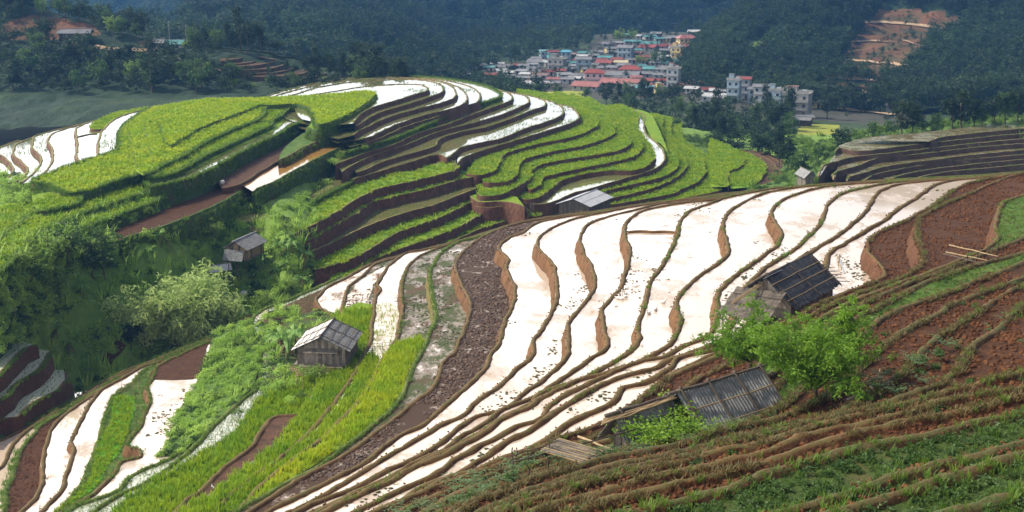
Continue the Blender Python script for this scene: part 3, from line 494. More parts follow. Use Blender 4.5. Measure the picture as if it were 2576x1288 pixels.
# far mountain wall
rows = [[(u, v, y) for u, v, y in zip(U2, vv_, yy_)] for U2 in [[-400, 200, 560, 760, 1100, 1500, 1900, 2300, 2900]] for vv_, yy_ in (
    ([300, 300, 290, 270, 260, 240, 220, 200, 200], [700, 700, 680, 700, 980, 1020, 1020, 950, 950]),
    ([200, 200, 190, 180, 165, 160, 140, 120, 120], [1000, 980, 860, 860, 1000, 1050, 1060, 1000, 1000]),
    ([110, 110, 110, 100, 90, 85, 65, 60, 60], [1350, 1300, 1050, 1000, 1030, 1090, 1120, 1100, 1100]),
    ([30, 30, 30, 20, 20, 10, 0, -10, -10], [1700, 1600, 1250, 1120, 1100, 1180, 1250, 1250, 1250]),
    ([-90, -90, -90, -100, -100, -110, -110, -120, -120], [1950, 1900, 1600, 1350, 1280, 1320, 1400, 1450, 1450]),
    ([-250, -245, -235, -235, -240, -240, -260, -340, -380], [2200, 2200, 2050, 1900, 1800, 1800, 1850, 1900, 1900]))]
FAR, FV = sheet('far_mountain', rows, 'wood', 260, 170, amp=45, fs=.006, amp2=5, fs2=.04)
# a spur of the mountain coming down on the left with pale meadows
rows = [[(u, v, y) for u, v, y in zip([360, 450, 560, 700, 860, 1050, 1300], vv_, yy_)] for vv_, yy_ in (
    ([190, 210, 230, 240, 240, 240, 290], [560, 560, 560, 560, 570, 590, 600]),
    ([130, 130, 150, 160, 165, 190, 290], [660, 650, 640, 640, 660, 680, 690]),
    ([100, 88, 90, 90, 100, 150, 290], [760, 750, 740, 740, 760, 790, 800]),
    ([97, 70, 40, 30, 40, 110, 280], [820, 830, 830, 840, 860, 890, 900]),
    ([96, 60, 5, -40, -40, 60, 270], [860, 880, 900, 930, 960, 1000, 1050]),
    ([140, 110, 60, 30, 20, 90, 270], [960, 1000, 1050, 1080, 1100, 1150, 1200]))]
SPL, SLV = sheet('mountain_spur', rows, 'wood', 110, 90, amp=9, fs=.015, amp2=2, fs2=.06)
# wooded ridge on the left
UL = [-300, -100, 0, 90, 200, 300, 400, 520, 640, 760, 880, 1020]
rows = [[(u, v, y) for u, v, y in zip(UL, vv_, yy_)] for vv_, yy_ in (
    ([340, 330, 320, 310, 300, 290, 280, 270, 265, 260, 260, 260], [350] * 6 + [352, 355, 360, 365, 370, 380]),
    ([270, 262, 258, 252, 245, 240, 235, 232, 232, 232, 232, 235], [385] * 6 + [388, 390, 392, 395, 400, 405]),
    ([200, 195, 190, 185, 180, 178, 178, 180, 185, 200, 212, 218], [420] * 6 + [420] * 6),
    ([120, 118, 115, 112, 115, 122, 128, 135, 148, 172, 195, 206], [445] * 6 + [440, 438, 436, 434, 432, 430]),
    ([60, 60, 58, 95, 95, 100, 112, 118, 134, 158, 186, 200], [465, 465, 465, 455, 455, 455, 452, 450, 446, 442, 438, 434]),
    ([-60, -50, -20, 30, 50, 78, 104, 112, 130, 155, 184, 198], [500, 500, 495, 480, 475, 470, 462, 458, 452, 446, 441, 437]),
    ([-40, -30, 0, 60, 90, 110, 140, 150, 165, 190, 210, 220], [560, 560, 555, 540, 530, 525, 515, 510, 500, 490, 480, 470]))]
RDG, RDV = sheet('wooded_ridge', rows, 'wood', 220, 120, amp=4, fs=.03, amp2=1.2, fs2=.12)
# green hill on the right with the landslip
UR = [1640, 1780, 1850, 1930, 2050, 2200, 2350, 2500, 2700, 2900]
rows = [[(u, v, y) for u, v, y in zip(UR, vv_, yy_)] for vv_, yy_ in (
    ([290, 230, 245, 260, 280, 285, 280, 285, 290, 290], [600, 590, 580, 560, 540, 530, 530, 520, 510, 510]),
    ([280, 190, 200, 215, 235, 240, 235, 235, 240, 240], [640, 640, 630, 615, 600, 590, 590, 580, 570, 570]),
    ([260, 150, 145, 160, 180, 190, 185, 180, 180, 180], [700, 700, 690, 670, 655, 645, 640, 640, 630, 630]),
    ([250, 128, 100, 90, 110, 130, 130, 120, 110, 110], [750, 750, 750, 735, 710, 700, 695, 690, 690, 690]),
    ([240, 115, 70, 20, 20, 60, 60, 50, 40, 40], [790, 800, 810, 800, 770, 760, 755, 750, 745, 745]),
    ([240, 112, 60, -30, -200, -350, -420, -450, -450, -450], [820, 840, 860, 870, 880, 890, 890, 890, 880, 880]),
    ([290, 160, 120, 60, -150, -600, -680, -700, -700, -700], [950, 980, 1000, 1050, 1080, 1100, 1150, 1150, 1150, 1150]))]
RHL, RHV = sheet('right_hill', rows, 'wood', 200, 150, amp=8, fs=.015, amp2=2.0, fs2=.06)
# right spur that carries the shaded terraces and the trees above them
UK = [1880, 1980, 2050, 2120, 2250, 2400, 2576, 2800]
rows = [[(u, v, y) for u, v, y in zip(UK, vv_, yy_)] for vv_, yy_ in (
    ([540, 520, 500, 490, 484, 492, 492, 490], [270, 270, 272, 275, 275, 278, 280, 280]),
    ([490, 480, 472, 464, 466, 464, 458, 450], [300, 300, 300, 298, 298, 298, 298, 298]),
    ([460, 450, 430, 412, 392, 382, 374, 366], [322, 318, 316, 314, 318, 318, 316, 314]),
    ([440, 425, 395, 365, 344, 330, 316, 302], [345, 340, 335, 330, 332, 332, 330, 330]),
    ([440, 420, 385, 352, 328, 312, 296, 280], [360, 355, 350, 350, 352, 352, 352, 352]),
    ([460, 450, 420, 395, 370, 355, 340, 330], [400, 400, 400, 400, 400, 400, 400, 400]))]
KSP, KV = sheet('right_spur', rows, 'grass', 120, 70, amp=.8, fs=.04)

# ---- bare terraces on the wooded ridge
for i, (d_, l_) in enumerate(((33.9, '556,155 600,148 627,140 618,135'), (34.9, '560,162 620,159 660,148 652,142'), (35.3, '572,170 650,164 697,153 688,149'), (36.2, '590,178 680,173 722,160 712,155'),
        (37.2, '610,186 700,182 747,170 737,164'), (37.8, '636,194 740,189 798,173 788,168'), (38.5, '666,200 770,197 825,182 815,176'), (39.0, '700,208 800,201 848,185 838,181'))):
    terrace('t%d' % i, d_, l_, '700,150 560,135', 'soilD', 'bankK', name='hill_terrace', bw=.5, bh=.15, step=1.6, seg=1.6, jit=.3)
def paint(o, G, polys, mats):
    """give the cells of a land sheet another ground cover where they lie in these outlines"""
    n, m = G.shape[:2]; c = (G[:-1, :-1] + G[1:, 1:]) / 2; u, v = proj(c.reshape(-1, 3)); q = np.stack([u, v], 1); q = q + np.stack([fbm(c.reshape(-1, 3) * .06), fbm(c.reshape(-1, 3) * .06 + 9)], 1) * 6
    idx = np.zeros(len(q), np.int32)
    for s_, mt in zip(polys, mats):
        if MT[mt].name not in [x.name for x in o.data.materials]: o.data.materials.append(MT[mt])
        idx[inside(np.array(P(s_)), q)] = [x.name for x in o.data.materials].index(MT[mt].name)
    o.data.polygons.foreach_set('material_index', idx)
def proj(p):
    p = np.asarray(p, float) - np.array((0, 0, CZ)); dep = p[..., 1] * cp - p[..., 2] * sp_
    up = p[..., 1] * sp_ + p[..., 2] * cp
    return 1288 + p[..., 0] / dep * FPX, 644 - up / dep * FPX
MT['slip'] = M('landslip_earth', [(.3, (.10, .045, .025)), (.5, (.17, .075, .04)), (.7, (.12, .08, .04))], .04, bump=1.2, bscale=.2, scl=(1, 1, .4), fine=(.05, .05, .022), fscale=.12)
MT['meadow'] = M('hillside_meadow', [(.3, (.09, .15, .03)), (.7, (.15, .22, .045))], .05, bump=.5, bscale=.5)
MT['riceV'] = M('valley_rice', [(.3, (.20, .24, .03)), (.7, (.28, .28, .04))], .05, bump=.3, bscale=.6)
MT['yard'] = M('village_ground', [(.3, (.03, .035, .025)), (.5, (.06, .055, .045)), (.7, (.03, .05, .02))], .06, bump=.2, bscale=.8)
SLIP = '2218,18 2368,30 2435,55 2420,87 2351,103 2301,173 2268,203 2235,216 2078,190 2105,160 2151,100 2178,57'
SLIP2 = '2050,232 2090,205 2160,215 2235,225 2232,250 2190,262 2130,272 2080,262 2040,255'
MEAD = '1795,150 1878,115 1951,80 2035,40 2048,55 1962,100 1912,146 1868,150'
paint(RHL, RHV, [SLIP, SLIP2, MEAD], ['slip', 'slip', 'meadow'])
MEADL = ['376,95 457,50 476,80 450,100', '500,85 600,24 625,20 618,38 560,75 520,102']
paint(SPL, SLV, MEADL, ['meadow', 'meadow'])
CUT = '5,60 83,38 167,50 233,64 252,88 200,96 80,100 5,98'
paint(RDG, RDV, [CUT, '350,104 395,102 415,116 385,120 352,116'], ['slip', 'bankR'])
VILL = '1140,205 1350,150 1480,120 1520,60 1700,80 1860,110 1880,180 2010,262 2200,262 2330,290 2330,325 2000,300 1880,290 1790,262 1600,252 1400,240 1140,228'
YEL = '2006,322 2040,313 2112,318 2112,345 2062,364 2006,369 1998,345'
paint(VAL, VV, [VILL, YEL, '1370,230 1470,229 1475,243 1410,240'], ['yard', 'riceV', 'riceV'])
# ================================================================ PLANTS
from mathutils.bvhtree import BVHTree
def bvh_of(*grids):
    vs_, fs_ = [], []
    for g in grids:
        n, m = g.shape[:2]; b = len(vs_); vs_ += [tuple(p) for p in g.reshape(-1, 3)]
        fs_ += [(b + i * m + j, b + i * m + j + 1, b + (i + 1) * m + j + 1, b + (i + 1) * m + j) for i in range(n - 1) for j in range(m - 1)]
    return BVHTree.FromPolygons(vs_, fs_)
def hit(b, u, v):
    d = Vector(ray(u, v)).normalized(); r = b.ray_cast(Vector((0, 0, CZ)), d, 6000)
    return r[0]
def proj(p):
    p = np.asarray(p, float) - np.array((0, 0, CZ)); dep = p[..., 1] * cp - p[..., 2] * sp_
    up = p[..., 1] * sp_ + p[..., 2] * cp
    return 1288 + p[..., 0] / dep * FPX, 644 - up / dep * FPX
def leafmat(name, c1, c2, var=.25, trans=.45, rough=.55, world=.0):
    m, nt, b, g = newmat(name)
    oi = nt.nodes.new('ShaderNodeObjectInfo')
    n = noise(nt, g.outputs['Position'], world or .35, 3, .6)
    f = nt.nodes.new('ShaderNodeMath'); f.operation = 'MULTIPLY_ADD'; nt.links.new(oi.outputs['Random'], f.inputs[0]); f.inputs[1].default_value = .5; 
    mm = maprange(nt, n, .3, .7, -.1, .6); nt.links.new(mm, f.inputs[2])
    c = mix(nt, f.outputs[0], c1, c2); nt.links.new(c, b.inputs['Base Color']); b.inputs['Roughness'].default_value = rough; b.inputs['Specular IOR Level'].default_value = .3
    t = nt.nodes.new('ShaderNodeBsdfTranslucent'); nt.links.new(c, t.inputs[0]); mx = nt.nodes.new('ShaderNodeMixShader'); mx.inputs[0].default_value = trans
    nt.links.new(b.outputs[0], mx.inputs[1]); nt.links.new(t.outputs[0], mx.inputs[2]); nt.links.new(mx.outputs[0], nt.nodes['Material Output'].inputs[0])
    return m
MT['lfD'] = leafmat('dark_leaves', (.012, .030, .012), (.032, .060, .020))
MT['lfM'] = leafmat('green_leaves', (.045, .10, .02), (.09, .16, .035))
MT['lfL'] = leafmat('light_leaves', (.13, .24, .035), (.22, .32, .06))
MT['lfB'] = leafmat('bamboo_leaves', (.34, .48, .14), (.50, .60, .22))
MT['lfP'] = leafmat('peach_leaves', (.045, .14, .008), (.23, .38, .03), trans=.45, world=1.5)
MT['lfN'] = leafmat('banana_leaves', (.10, .24, .04), (.22, .36, .07), trans=.4)
MT['lfF'] = leafmat('fern_leaves', (.08, .15, .05), (.15, .22, .09))
MT['lfR'] = leafmat('rice_blades', (.13, .28, .008), (.34, .42, .012), world=.22)
MT['lfY'] = leafmat('ripening_blades', (.20, .36, .010), (.42, .47, .014), world=.12)
MT['lfG'] = leafmat('grass_blades', (.07, .16, .014), (.16, .24, .03), world=.3)
MT['lfO'] = leafmat('dry_grass', (.10, .09, .03), (.17, .13, .05), world=.5)
MT['lfV'] = leafmat('sunlit_shrub_leaves', (.22, .38, .05), (.42, .58, .11), world=.15)  # sunlight the ravine lacks put into a brighter leaf colour
MT['lfA'] = leafmat('patch_lit_forest_leaves', (.006, .016, .008), (.045, .085, .024), world=.02)  # lit patches of the forest put into the leaf colour as broad noise
MT['lfZ'] = leafmat('golden_rice_blades', (.20, .38, .010), (.46, .48, .014), world=.2)
MT['bark'] = M('bark', [(.3, (.05, .035, .022)), (.7, (.11, .08, .055))], 3, bump=.03, bscale=8, pos=False)
MT['culm'] = M('bamboo_culm', [(.3, (.12, .14, .04)), (.7, (.22, .20, .08))], 2, pos=False)
def tube(pts, rad, n=5):
    pts = [Vector(p) for p in pts]; V = []; F = []
    for i, p in enumerate(pts):
        t = (pts[min(i + 1, len(pts) - 1)] - pts[max(i - 1, 0)]).normalized(); a = t.orthogonal().normalized(); b = t.cross(a)
        if i and a.dot(pa) < 0.2:
            a = (pa - t * pa.dot(t)).normalized(); b = t.cross(a)
        elif i: a = (pa - t * pa.dot(t)).normalized(); b = t.cross(a)
        pa = a; r = rad[i] if hasattr(rad, '__len__') else rad
        for k in range(n):
            an = 2 * math.pi * k / n; V.append(p + (a * math.cos(an) + b * math.sin(an)) * r)
    for i in range(len(pts) - 1):
        for k in range(n): F.append((i * n + k, i * n + (k + 1) % n, (i + 1) * n + (k + 1) % n, (i + 1) * n + k))
    F.append(tuple(range(n))[::-1]); F.append(tuple((len(pts) - 1) * n + k for k in range(n)))
    return V, F
class MB:
    def __init__(s): s.V = []; s.F = []; s.M = []
    def add(s, V, F, m=0):
        b = len(s.V); s.V += [tuple(v) for v in V]; s.F += [tuple(i + b for i in f) for f in F]; s.M += [m] * len(F); return s
    def tube(s, pts, rad, n=5, m=0): return s.add(*tube(pts, rad, n), m)
    def box(s, c, d, rz=0, m=0, rx=0):
        Rm = Matrix.Rotation(rz, 3, 'Z') @ Matrix.Rotation(rx, 3, 'X'); V = [Vector(c) + Rm @ Vector((x * d[0] / 2, y * d[1] / 2, z * d[2] / 2)) for z in (-1, 1) for y in (-1, 1) for x in (-1, 1)]
        return s.add(V, [(0, 2, 3, 1), (4, 5, 7, 6), (0, 1, 5, 4), (2, 6, 7, 3), (0, 4, 6, 2), (1, 3, 7, 5)], m)
    def mesh(s, name, mats, smooth_=False):
        me = bpy.data.meshes.new(name); me.from_pydata(s.V, [], s.F)
        for m in (mats if isinstance(mats, (list, tuple)) else [mats]): me.materials.append(m)
        if len(set(s.M)) > 1: me.polygons.foreach_set('material_index', s.M)
        if smooth_: me.shade_smooth()
        return me
    def obj(s, name, mats, parent=None, smooth_=False, kind=None):
        o = bpy.data.objects.new(name, s.mesh(name, mats, smooth_)); COL.objects.link(o); o.parent = parent
        if kind: o['kind'] = kind
        return o
def leaves_into(mb, rng, C, n, size, spread, droop=.2, asp=.45, m=0, up=.5):
    """n pointed leaves scattered round each of the points C"""
    C = np.asarray(C); k = len(C) * n
    c = np.repeat(C, n, 0) + rng.normal(0, 1, (k, 3)) * np.array(spread)
    a = rng.normal(0, 1, (k, 3)); a[:, 2] = a[:, 2] * .45 - droop; a /= np.linalg.norm(a, axis=1, keepdims=True)
    nn = rng.normal(0, 1, (k, 3)); nn[:, 2] = np.abs(nn[:, 2]) + up; w_ = np.cross(a, nn); w_ /= np.maximum(np.linalg.norm(w_, axis=1, keepdims=True), 1e-6)
    s = size * (.6 + .8 * rng.rand(k, 1)); h = np.cross(w_, a) * s * .12
    p0 = c; p1 = c + a * s * .45 + w_ * s * asp * .5 + h; p2 = c + a * s; p3 = c + a * s * .45 - w_ * s * asp * .5 + h
    V = np.stack([p0, p1, p2, p3], 1).reshape(-1, 3); b = len(mb.V)
    mb.V += [tuple(x) for x in V]; mb.F += [(b + 4 * i, b + 4 * i + 1, b + 4 * i + 2, b + 4 * i + 3) for i in range(k)]; mb.M += [m] * k
def make_tree(seed, h, cw, ch, nl=14, nclump=60, npl=10, leaf=.5, lm='lfM', trunk_r=.16, shape='round', base=.35, spread=.35, asp=.5):
    """returns (trunk mesh, crown mesh): tapered trunk with limbs, crown of leaf clumps with gaps"""
    rg = np.random.RandomState(seed); tb = MB(); cb = MB()
    lean = rg.normal(0, .05, 2) * h
    top = Vector((lean[0], lean[1], h * .9)); mid = Vector((lean[0] * .3 + rg.normal() * .03 * h, lean[1] * .3, h * .45))
    tb.tube([(0, 0, -.3), (0, 0, .02 * h), mid, top], [trunk_r * 1.3, trunk_r, trunk_r * .6, trunk_r * .12], 7)
    pts = []
    for i in range(nl):
        t = rg.uniform(base, .95); z0 = t * h * .9; an = rg.uniform(0, 6.28) ; 
        if shape == 'round': rr = cw / 2 * math.sqrt(max(.05, 1 - ((z0 - h * (1 - ch / 2 / h)) / (ch * .55)) ** 2)) if ch else 1
        elif shape == 'cone': rr = cw / 2 * (1.08 - t)
        else: rr = cw / 2
        rr *= rg.uniform(.65, 1.05)
        st = Vector((lean[0] * t, lean[1] * t, z0 * .85)); en = st + Vector((math.cos(an) * rr, math.sin(an) * rr, rr * (.45 if shape != 'cone' else .05) + rg.uniform(0, .1) * h))
        md = st.lerp(en, .5) + Vector((0, 0, .08 * rr))
        tb.tube([st, md, en], [trunk_r * .42 * (1.1 - t), trunk_r * .25 * (1.1 - t) + .01, .012], 4)
        for q in np.linspace(.45, 1, max(2, int(nclump / nl))):
            pts.append(np.array(st.lerp(en, q)) + rg.normal(0, .09, 3) * cw * .6)
    pts.append(np.array(top))
    leaves_into(cb, rg, pts, npl, leaf, (spread * cw * .16, spread * cw * .16, spread * ch * .14), asp=asp)
    return tb.mesh('trunk', MT['bark'], True), cb.mesh('crown', MT[lm])
def put_tree(name, meshes, loc, rz, sc_, label, group=None, cat='tree'):
    e = empty(name, loc, label, cat, group, rz); e.scale = sc_ if hasattr(sc_, '__len__') else (sc_,) * 3
    for n_, me in zip(('trunk', 'crown'), meshes):
        o = bpy.data.objects.new(n_, me); COL.objects.link(o); o.parent = e
    return e
def lib(objs, name):
    c = bpy.data.collections.new(name)
    for i, me in enumerate(objs):
        o = bpy.data.objects.new(name, me); c.objects.link(o)
    return c
def scatter(name, pts, coll, smin=.7, smax=1.3, kind='stuff', tilt=.15, seed=0, flat=None, scales=None):
    me = bpy.data.meshes.new(name); me.from_pydata([tuple(p) for p in pts], [], [])
    if scales is not None:
        a = me.attributes.new('sz', 'FLOAT', 'POINT'); a.data.foreach_set('value', np.asarray(scales, np.float32))
    o = bpy.data.objects.new(name, me); COL.objects.link(o); o['kind'] = kind
    g = bpy.data.node_groups.new(name, 'GeometryNodeTree'); g.interface.new_socket('Geometry', in_out='INPUT', socket_type='NodeSocketGeometry'); g.interface.new_socket('Geometry', in_out='OUTPUT', socket_type='NodeSocketGeometry')
    n = g.nodes; l = g.links; gi = n.new('NodeGroupInput'); go = n.new('NodeGroupOutput'); ip = n.new('GeometryNodeInstanceOnPoints'); ci = n.new('GeometryNodeCollectionInfo')
    ci.inputs['Collection'].default_value = coll; ci.inputs['Separate Children'].default_value = True; ci.inputs['Reset Children'].default_value = True
    rv = n.new('FunctionNodeRandomValue'); rv.data_type = 'FLOAT_VECTOR'; rv.inputs[0].default_value = (-tilt, -tilt, 0); rv.inputs[1].default_value = (tilt, tilt, 6.283); rv.inputs['Seed'].default_value = seed
    rs = n.new('FunctionNodeRandomValue'); rs.data_type = 'FLOAT'; rs.inputs[2].default_value = smin; rs.inputs[3].default_value = smax; rs.inputs['Seed'].default_value = seed + 5
    l.new(gi.outputs[0], ip.inputs['Points']); l.new(ci.outputs[0], ip.inputs['Instance']); ip.inputs['Pick Instance'].default_value = True
    l.new(rv.outputs[0], ip.inputs['Rotation'])
    sz = rs.outputs[1]
    if scales is not None:
        na = n.new('GeometryNodeInputNamedAttribute'); na.data_type = 'FLOAT'; na.inputs[0].default_value = 'sz'
        mu = n.new('ShaderNodeMath'); mu.operation = 'MULTIPLY'; l.new(na.outputs[0], mu.inputs[0]); l.new(sz, mu.inputs[1]); sz = mu.outputs[0]
    l.new(sz, ip.inputs['Scale']); l.new(ip.outputs[0], go.inputs[0])
    md = o.modifiers.new('scatter', 'NODES'); md.node_group = g
    return o
def tuft(seed, n, h, r, w_, mat, bend=.35):
    rg = np.random.RandomState(seed); mb = MB()
    for i in range(n):
        a = rg.uniform(0, 6.28); q = r * math.sqrt(rg.rand()); x, y = q * math.cos(a), q * math.sin(a); a2 = a + rg.normal() * .6; hh = h * rg.uniform(.6, 1.15); b_ = bend * hh * rg.uniform(.3, 1.3)
        dx, dy = math.cos(a2), math.sin(a2); px, py = -dy * w_ / 2, dx * w_ / 2
        mb.add([(x - px, y - py, -.03), (x + px, y + py, -.03), (x + dx * b_ * .4 + px, y + dy * b_ * .4 + py, hh * .6), (x + dx * b_ * .4 - px, y + dy * b_ * .4 - py, hh * .6), (x + dx * b_, y + dy * b_, hh)], [(0, 1, 2, 3), (3, 2, 4)])
    return mb.mesh('tuft', MT[mat])
def lump(seed, mat, flat=.6, n=1):
    rg = np.random.RandomState(seed); bm = bmesh.new(); bmesh.ops.create_icosphere(bm, subdivisions=n, radius=1)
    for v in bm.verts: v.co *= rg.uniform(.6, 1.25); v.co.z *= flat
    me = bpy.data.meshes.new('clod'); bm.to_mesh(me); bm.free(); me.materials.append(MT[mat]); return me
def fern(seed, mat='lfF', n=9, L_=.6):
    rg = np.random.RandomState(seed); mb = MB()
    for i in range(n):
        a = 6.28 * i / n + rg.normal() * .3; l_ = L_ * rg.uniform(.7, 1.2); d = Vector((math.cos(a), math.sin(a), 0)); s = Vector((-d.y, d.x, 0)); pv = None
        for k in range(6):
            t = (k + .5) / 6; p = d * (l_ * t) + Vector((0, 0, l_ * (1.0 * t - .75 * t * t))); wd = l_ * .24 * (1 - t) + .02; e = l_ / 9
            for sg in (-1, 1):
                mb.add([p - d * e * .5, p + d * e * .5, p + s * sg * wd + d * e * .7 - Vector((0, 0, wd * .25))], [(0, 1, 2)])
    return mb.mesh('fern', MT[mat])
def shrub_mesh(seed, mat, r=1., h=1., n=26, npl=9, leaf=.28, asp=.5):
    rg = np.random.RandomState(seed); mb = MB(); C_ = []
    for i in range(n):
        d = rg.normal(0, 1, 3); d /= np.linalg.norm(d); d[2] = abs(d[2]); C_.append(d * np.array((r, r, h)) * rg.uniform(.45, .95))
    leaves_into(mb, rg, C_, npl, leaf, (r * .16, r * .16, h * .12), asp=asp, droop=.05)
    return mb.mesh('foliage', MT[mat])
def banana(seed, h=3., n=9, dead=2):
    rg = np.random.RandomState(seed); tb = MB(); tb.tube([(0, 0, -.2), (.03, 0, h * .3), (.08, .04, h * .6)], [.14, .12, .07], 7)
    parts = []
    for i in range(n):
        mb = MB(); a = 6.28 * i / n + rg.normal() * .35; d = Vector((math.cos(a), math.sin(a), 0)); s = Vector((-d.y, d.x, 0)); up = rg.uniform(.55, 1.25) if i >= dead else -.2
        L_ = h * rg.uniform(.5, .75); pts = []
        for k in range(7):
            t = k / 6; pts.append(Vector((.08, .04, h * .58)) + d * (L_ * t * (.75 if up > 1 else .95)) + Vector((0, 0, L_ * (up * t - (.75 + .25 * (up < 1)) * t * t))))
        for k in range(1, 6):
            for sg in (-1, 1):
                w0 = [0, .55, .9, 1, .85, .5, 0.05][k] * .3; w1 = [0, .55, .9, 1, .85, .5, 0.05][k + 1] * .3
                q = pts[k].lerp(pts[k + 1], .92); dr = Vector((0, 0, -.10 - .15 * rg.rand()))
                mb.add([pts[k], q, q + s * sg * w1 * 1.05 + dr, pts[k] + s * sg * w0 * 1.05 + dr], [(0, 1, 2, 3)])
        parts.append((mb, i < dead))
    tbm = tb.mesh('stem', MT['culm'], True); return tbm, [(m_.mesh('leaf', MT['lfO'] if dd else MT['lfN'])) for m_, dd in parts]
def put_banana(B, loc, rz, s, label, group='banana plants'):
    e = empty('banana_plant', loc, label, 'banana plant', group, rz, s)
    o = bpy.data.objects.new('stem', B[0]); COL.objects.link(o); o.parent = e
    for m_ in B[1]:
        o = bpy.data.objects.new('leaf', m_); COL.objects.link(o); o.parent = e
    return e
rng = np.random.RandomState(11)
def in_layer(key, n, others, margin=None, frame=True, rg=rng):
    """random points on the exposed tread of a terrace"""
    poly, z, nl, sg = LAY[key]; lo = poly.min(0); hi = poly.max(0)
    # limit to what lies within sight
    q = np.stack([rg.uniform(max(lo[0], -150), min(hi[0], 150), n), rg.uniform(lo[1], hi[1], n)], 1)
    p3 = np.concatenate([q, np.full((n, 1), z)], 1); u, v = proj(p3)
    k = (u > -60) & (u < 2640) & (v > -20) & (v < 1330); q = q[k]
    q = q[inside(poly[::2], q)]
    for o in others:
        if not len(q): break
        q = q[~inside(LAY[o][0][::2], q)]
    return np.concatenate([q, np.full((len(q), 1), z)], 1)
def dens_pts(key, dens, others, rg=rng):
    poly = LAY[key][0]; lo = np.maximum(poly.min(0), (-150, 0)); hi = np.minimum(poly.max(0), (150, 500)); return in_layer(key, int(min((hi[0] - lo[0]) * (hi[1] - lo[1]) * dens, 400000)), others, rg=rg)
NEAR = [k for k in LAY if k[0] in 'abcr' and k != 'can' and k != 'cu' and k != 'rs']
NEAR.sort(key=lambda k: LAY[k][1])
HILL = sorted([k for k in LAY if k not in NEAR and k[0] != 'q' and k[0] != 'k'], key=lambda k: LAY[k][1])
def above(key, fam): 
    z = LAY[key][1]; return [k for k in fam if LAY[k][1] > z + .01]
# ---- rice, grass and seedlings on the treads
riceN = lib([tuft(i, 9, .55, .16, .05, 'lfR') for i in range(4)], 'rice_tuft')
riceY_ = lib([tuft(i + 9, 9, .55, .17, .05, 'lfZ') for i in range(4)], 'ripe_tuft')
riceH = lib([tuft(i + 20, 8, .42, .34, .14, 'lfR', .9) for i in range(4)], 'hill_rice_tuft')
riceHY = lib([tuft(i + 30, 8, .42, .34, .14, 'lfY', .9) for i in range(4)], 'hill_ripe_tuft')
sprig = lib([tuft(i + 40, 5, .22, .04, .02, 'lfG', .6) for i in range(3)], 'sprig')
sprigH = lib([tuft(i + 46, 5, .26, .07, .035, 'lfG', .6) for i in range(3)], 'hill_sprig')
grassL = lib([tuft(i + 50, 10, .35, .16, .035, 'lfG', .8) for i in range(4)], 'grass_tuft')
dryL = lib([tuft(i + 60, 9, .14, .14, .03, 'lfO', 1.2) for i in range(4)], 'dry_tuft')
seedb = lib([tuft(i + 70, 10, .3, .14, .04, 'lfR', .5) for i in range(3)], 'seedbed_tuft')
P_ = [dens_pts('a9', 9, above('a9', NEAR)), dens_pts('a11', 9, [k for k in above('a11', NEAR) if k not in ('b1', 'b2')])]
pp = np.concatenate(P_); scatter('rice_plants', pp[~inside(LAY['b3'][0][::2], pp)], riceN)
def poly_pts(D, s, dens, excl=()):
    p = np.array([at_drop(u, v, D)[:2] for u, v in P(s)]); lo = p.min(0); hi = p.max(0); n = int((hi[0] - lo[0]) * (hi[1] - lo[1]) * dens)
    q = np.stack([rng.uniform(lo[0], hi[0], n), rng.uniform(lo[1], hi[1], n)], 1); q = q[inside(p, q)]
    for k in excl: q = q[~inside(LAY[k][0][::2], q)]
    return np.concatenate([q, np.full((len(q), 1), CZ - D)], 1)
scatter('ripening_rice_plants', poly_pts(40, '600,1300 700,1190 800,1120 880,1045 935,960 962,905 990,868 1055,850 1070,862 1046,902 1026,939 1010,986 972,1039 926,1076 859,1126 733,1206 590,1300 560,1335', 10, ['b3']), riceY_, seed=3)
scatter('rice_plants', poly_pts(41, '700,1160 790,1090 850,1020 900,935 925,890 955,900 925,970 892,1018 850,1080 720,1190 560,1300 470,1335 400,1340', 9, ['b2', 'b3']), riceN, seed=4)
scatter('seedbed_shoots', poly_pts(46.1, '285,999 336,1001 328,1060 320,1092 296,1142 270,1172 246,1220 200,1256 150,1290 120,1320 85,1320 143,1286 200,1236 233,1192 240,1152 247,1112 280,1059 283,1020', 14), seedb, seed=5)
patch(46.1, '283,996 338,999 330,1060 322,1092 297,1142 272,1172 248,1220 200,1256 150,1290 120,1330 80,1330 143,1286 200,1236 233,1192 240,1152 247,1112 280,1059 281,1020', 'riceB', 'seedbed', dz=.03)
hp, hy = [], []
for k in ('ga', 'gb', 'gc', 'gd', 'ge', 'gg', 'gh', 'gi', 'gj', 'd3', 's0', 'sl', 's1', 'd5', 'gw', 'm1', 'm2', 'm4', 'm5', 'm6', 'e1', 'e2'):
    q = dens_pts(k, 3.0 if k[0] != 'm' else 1.1, above(k, HILL)); hp.append(q)
for k in ('domeA', 'domeB', 'domeC', 'dome', 'd2'): hy.append(dens_pts(k, 2.0, above(k, HILL)))
scatter('hill_rice_plants', np.concatenate(hp), riceH, seed=6); scatter('ripening_hill_rice', np.concatenate(hy), riceHY, seed=7)
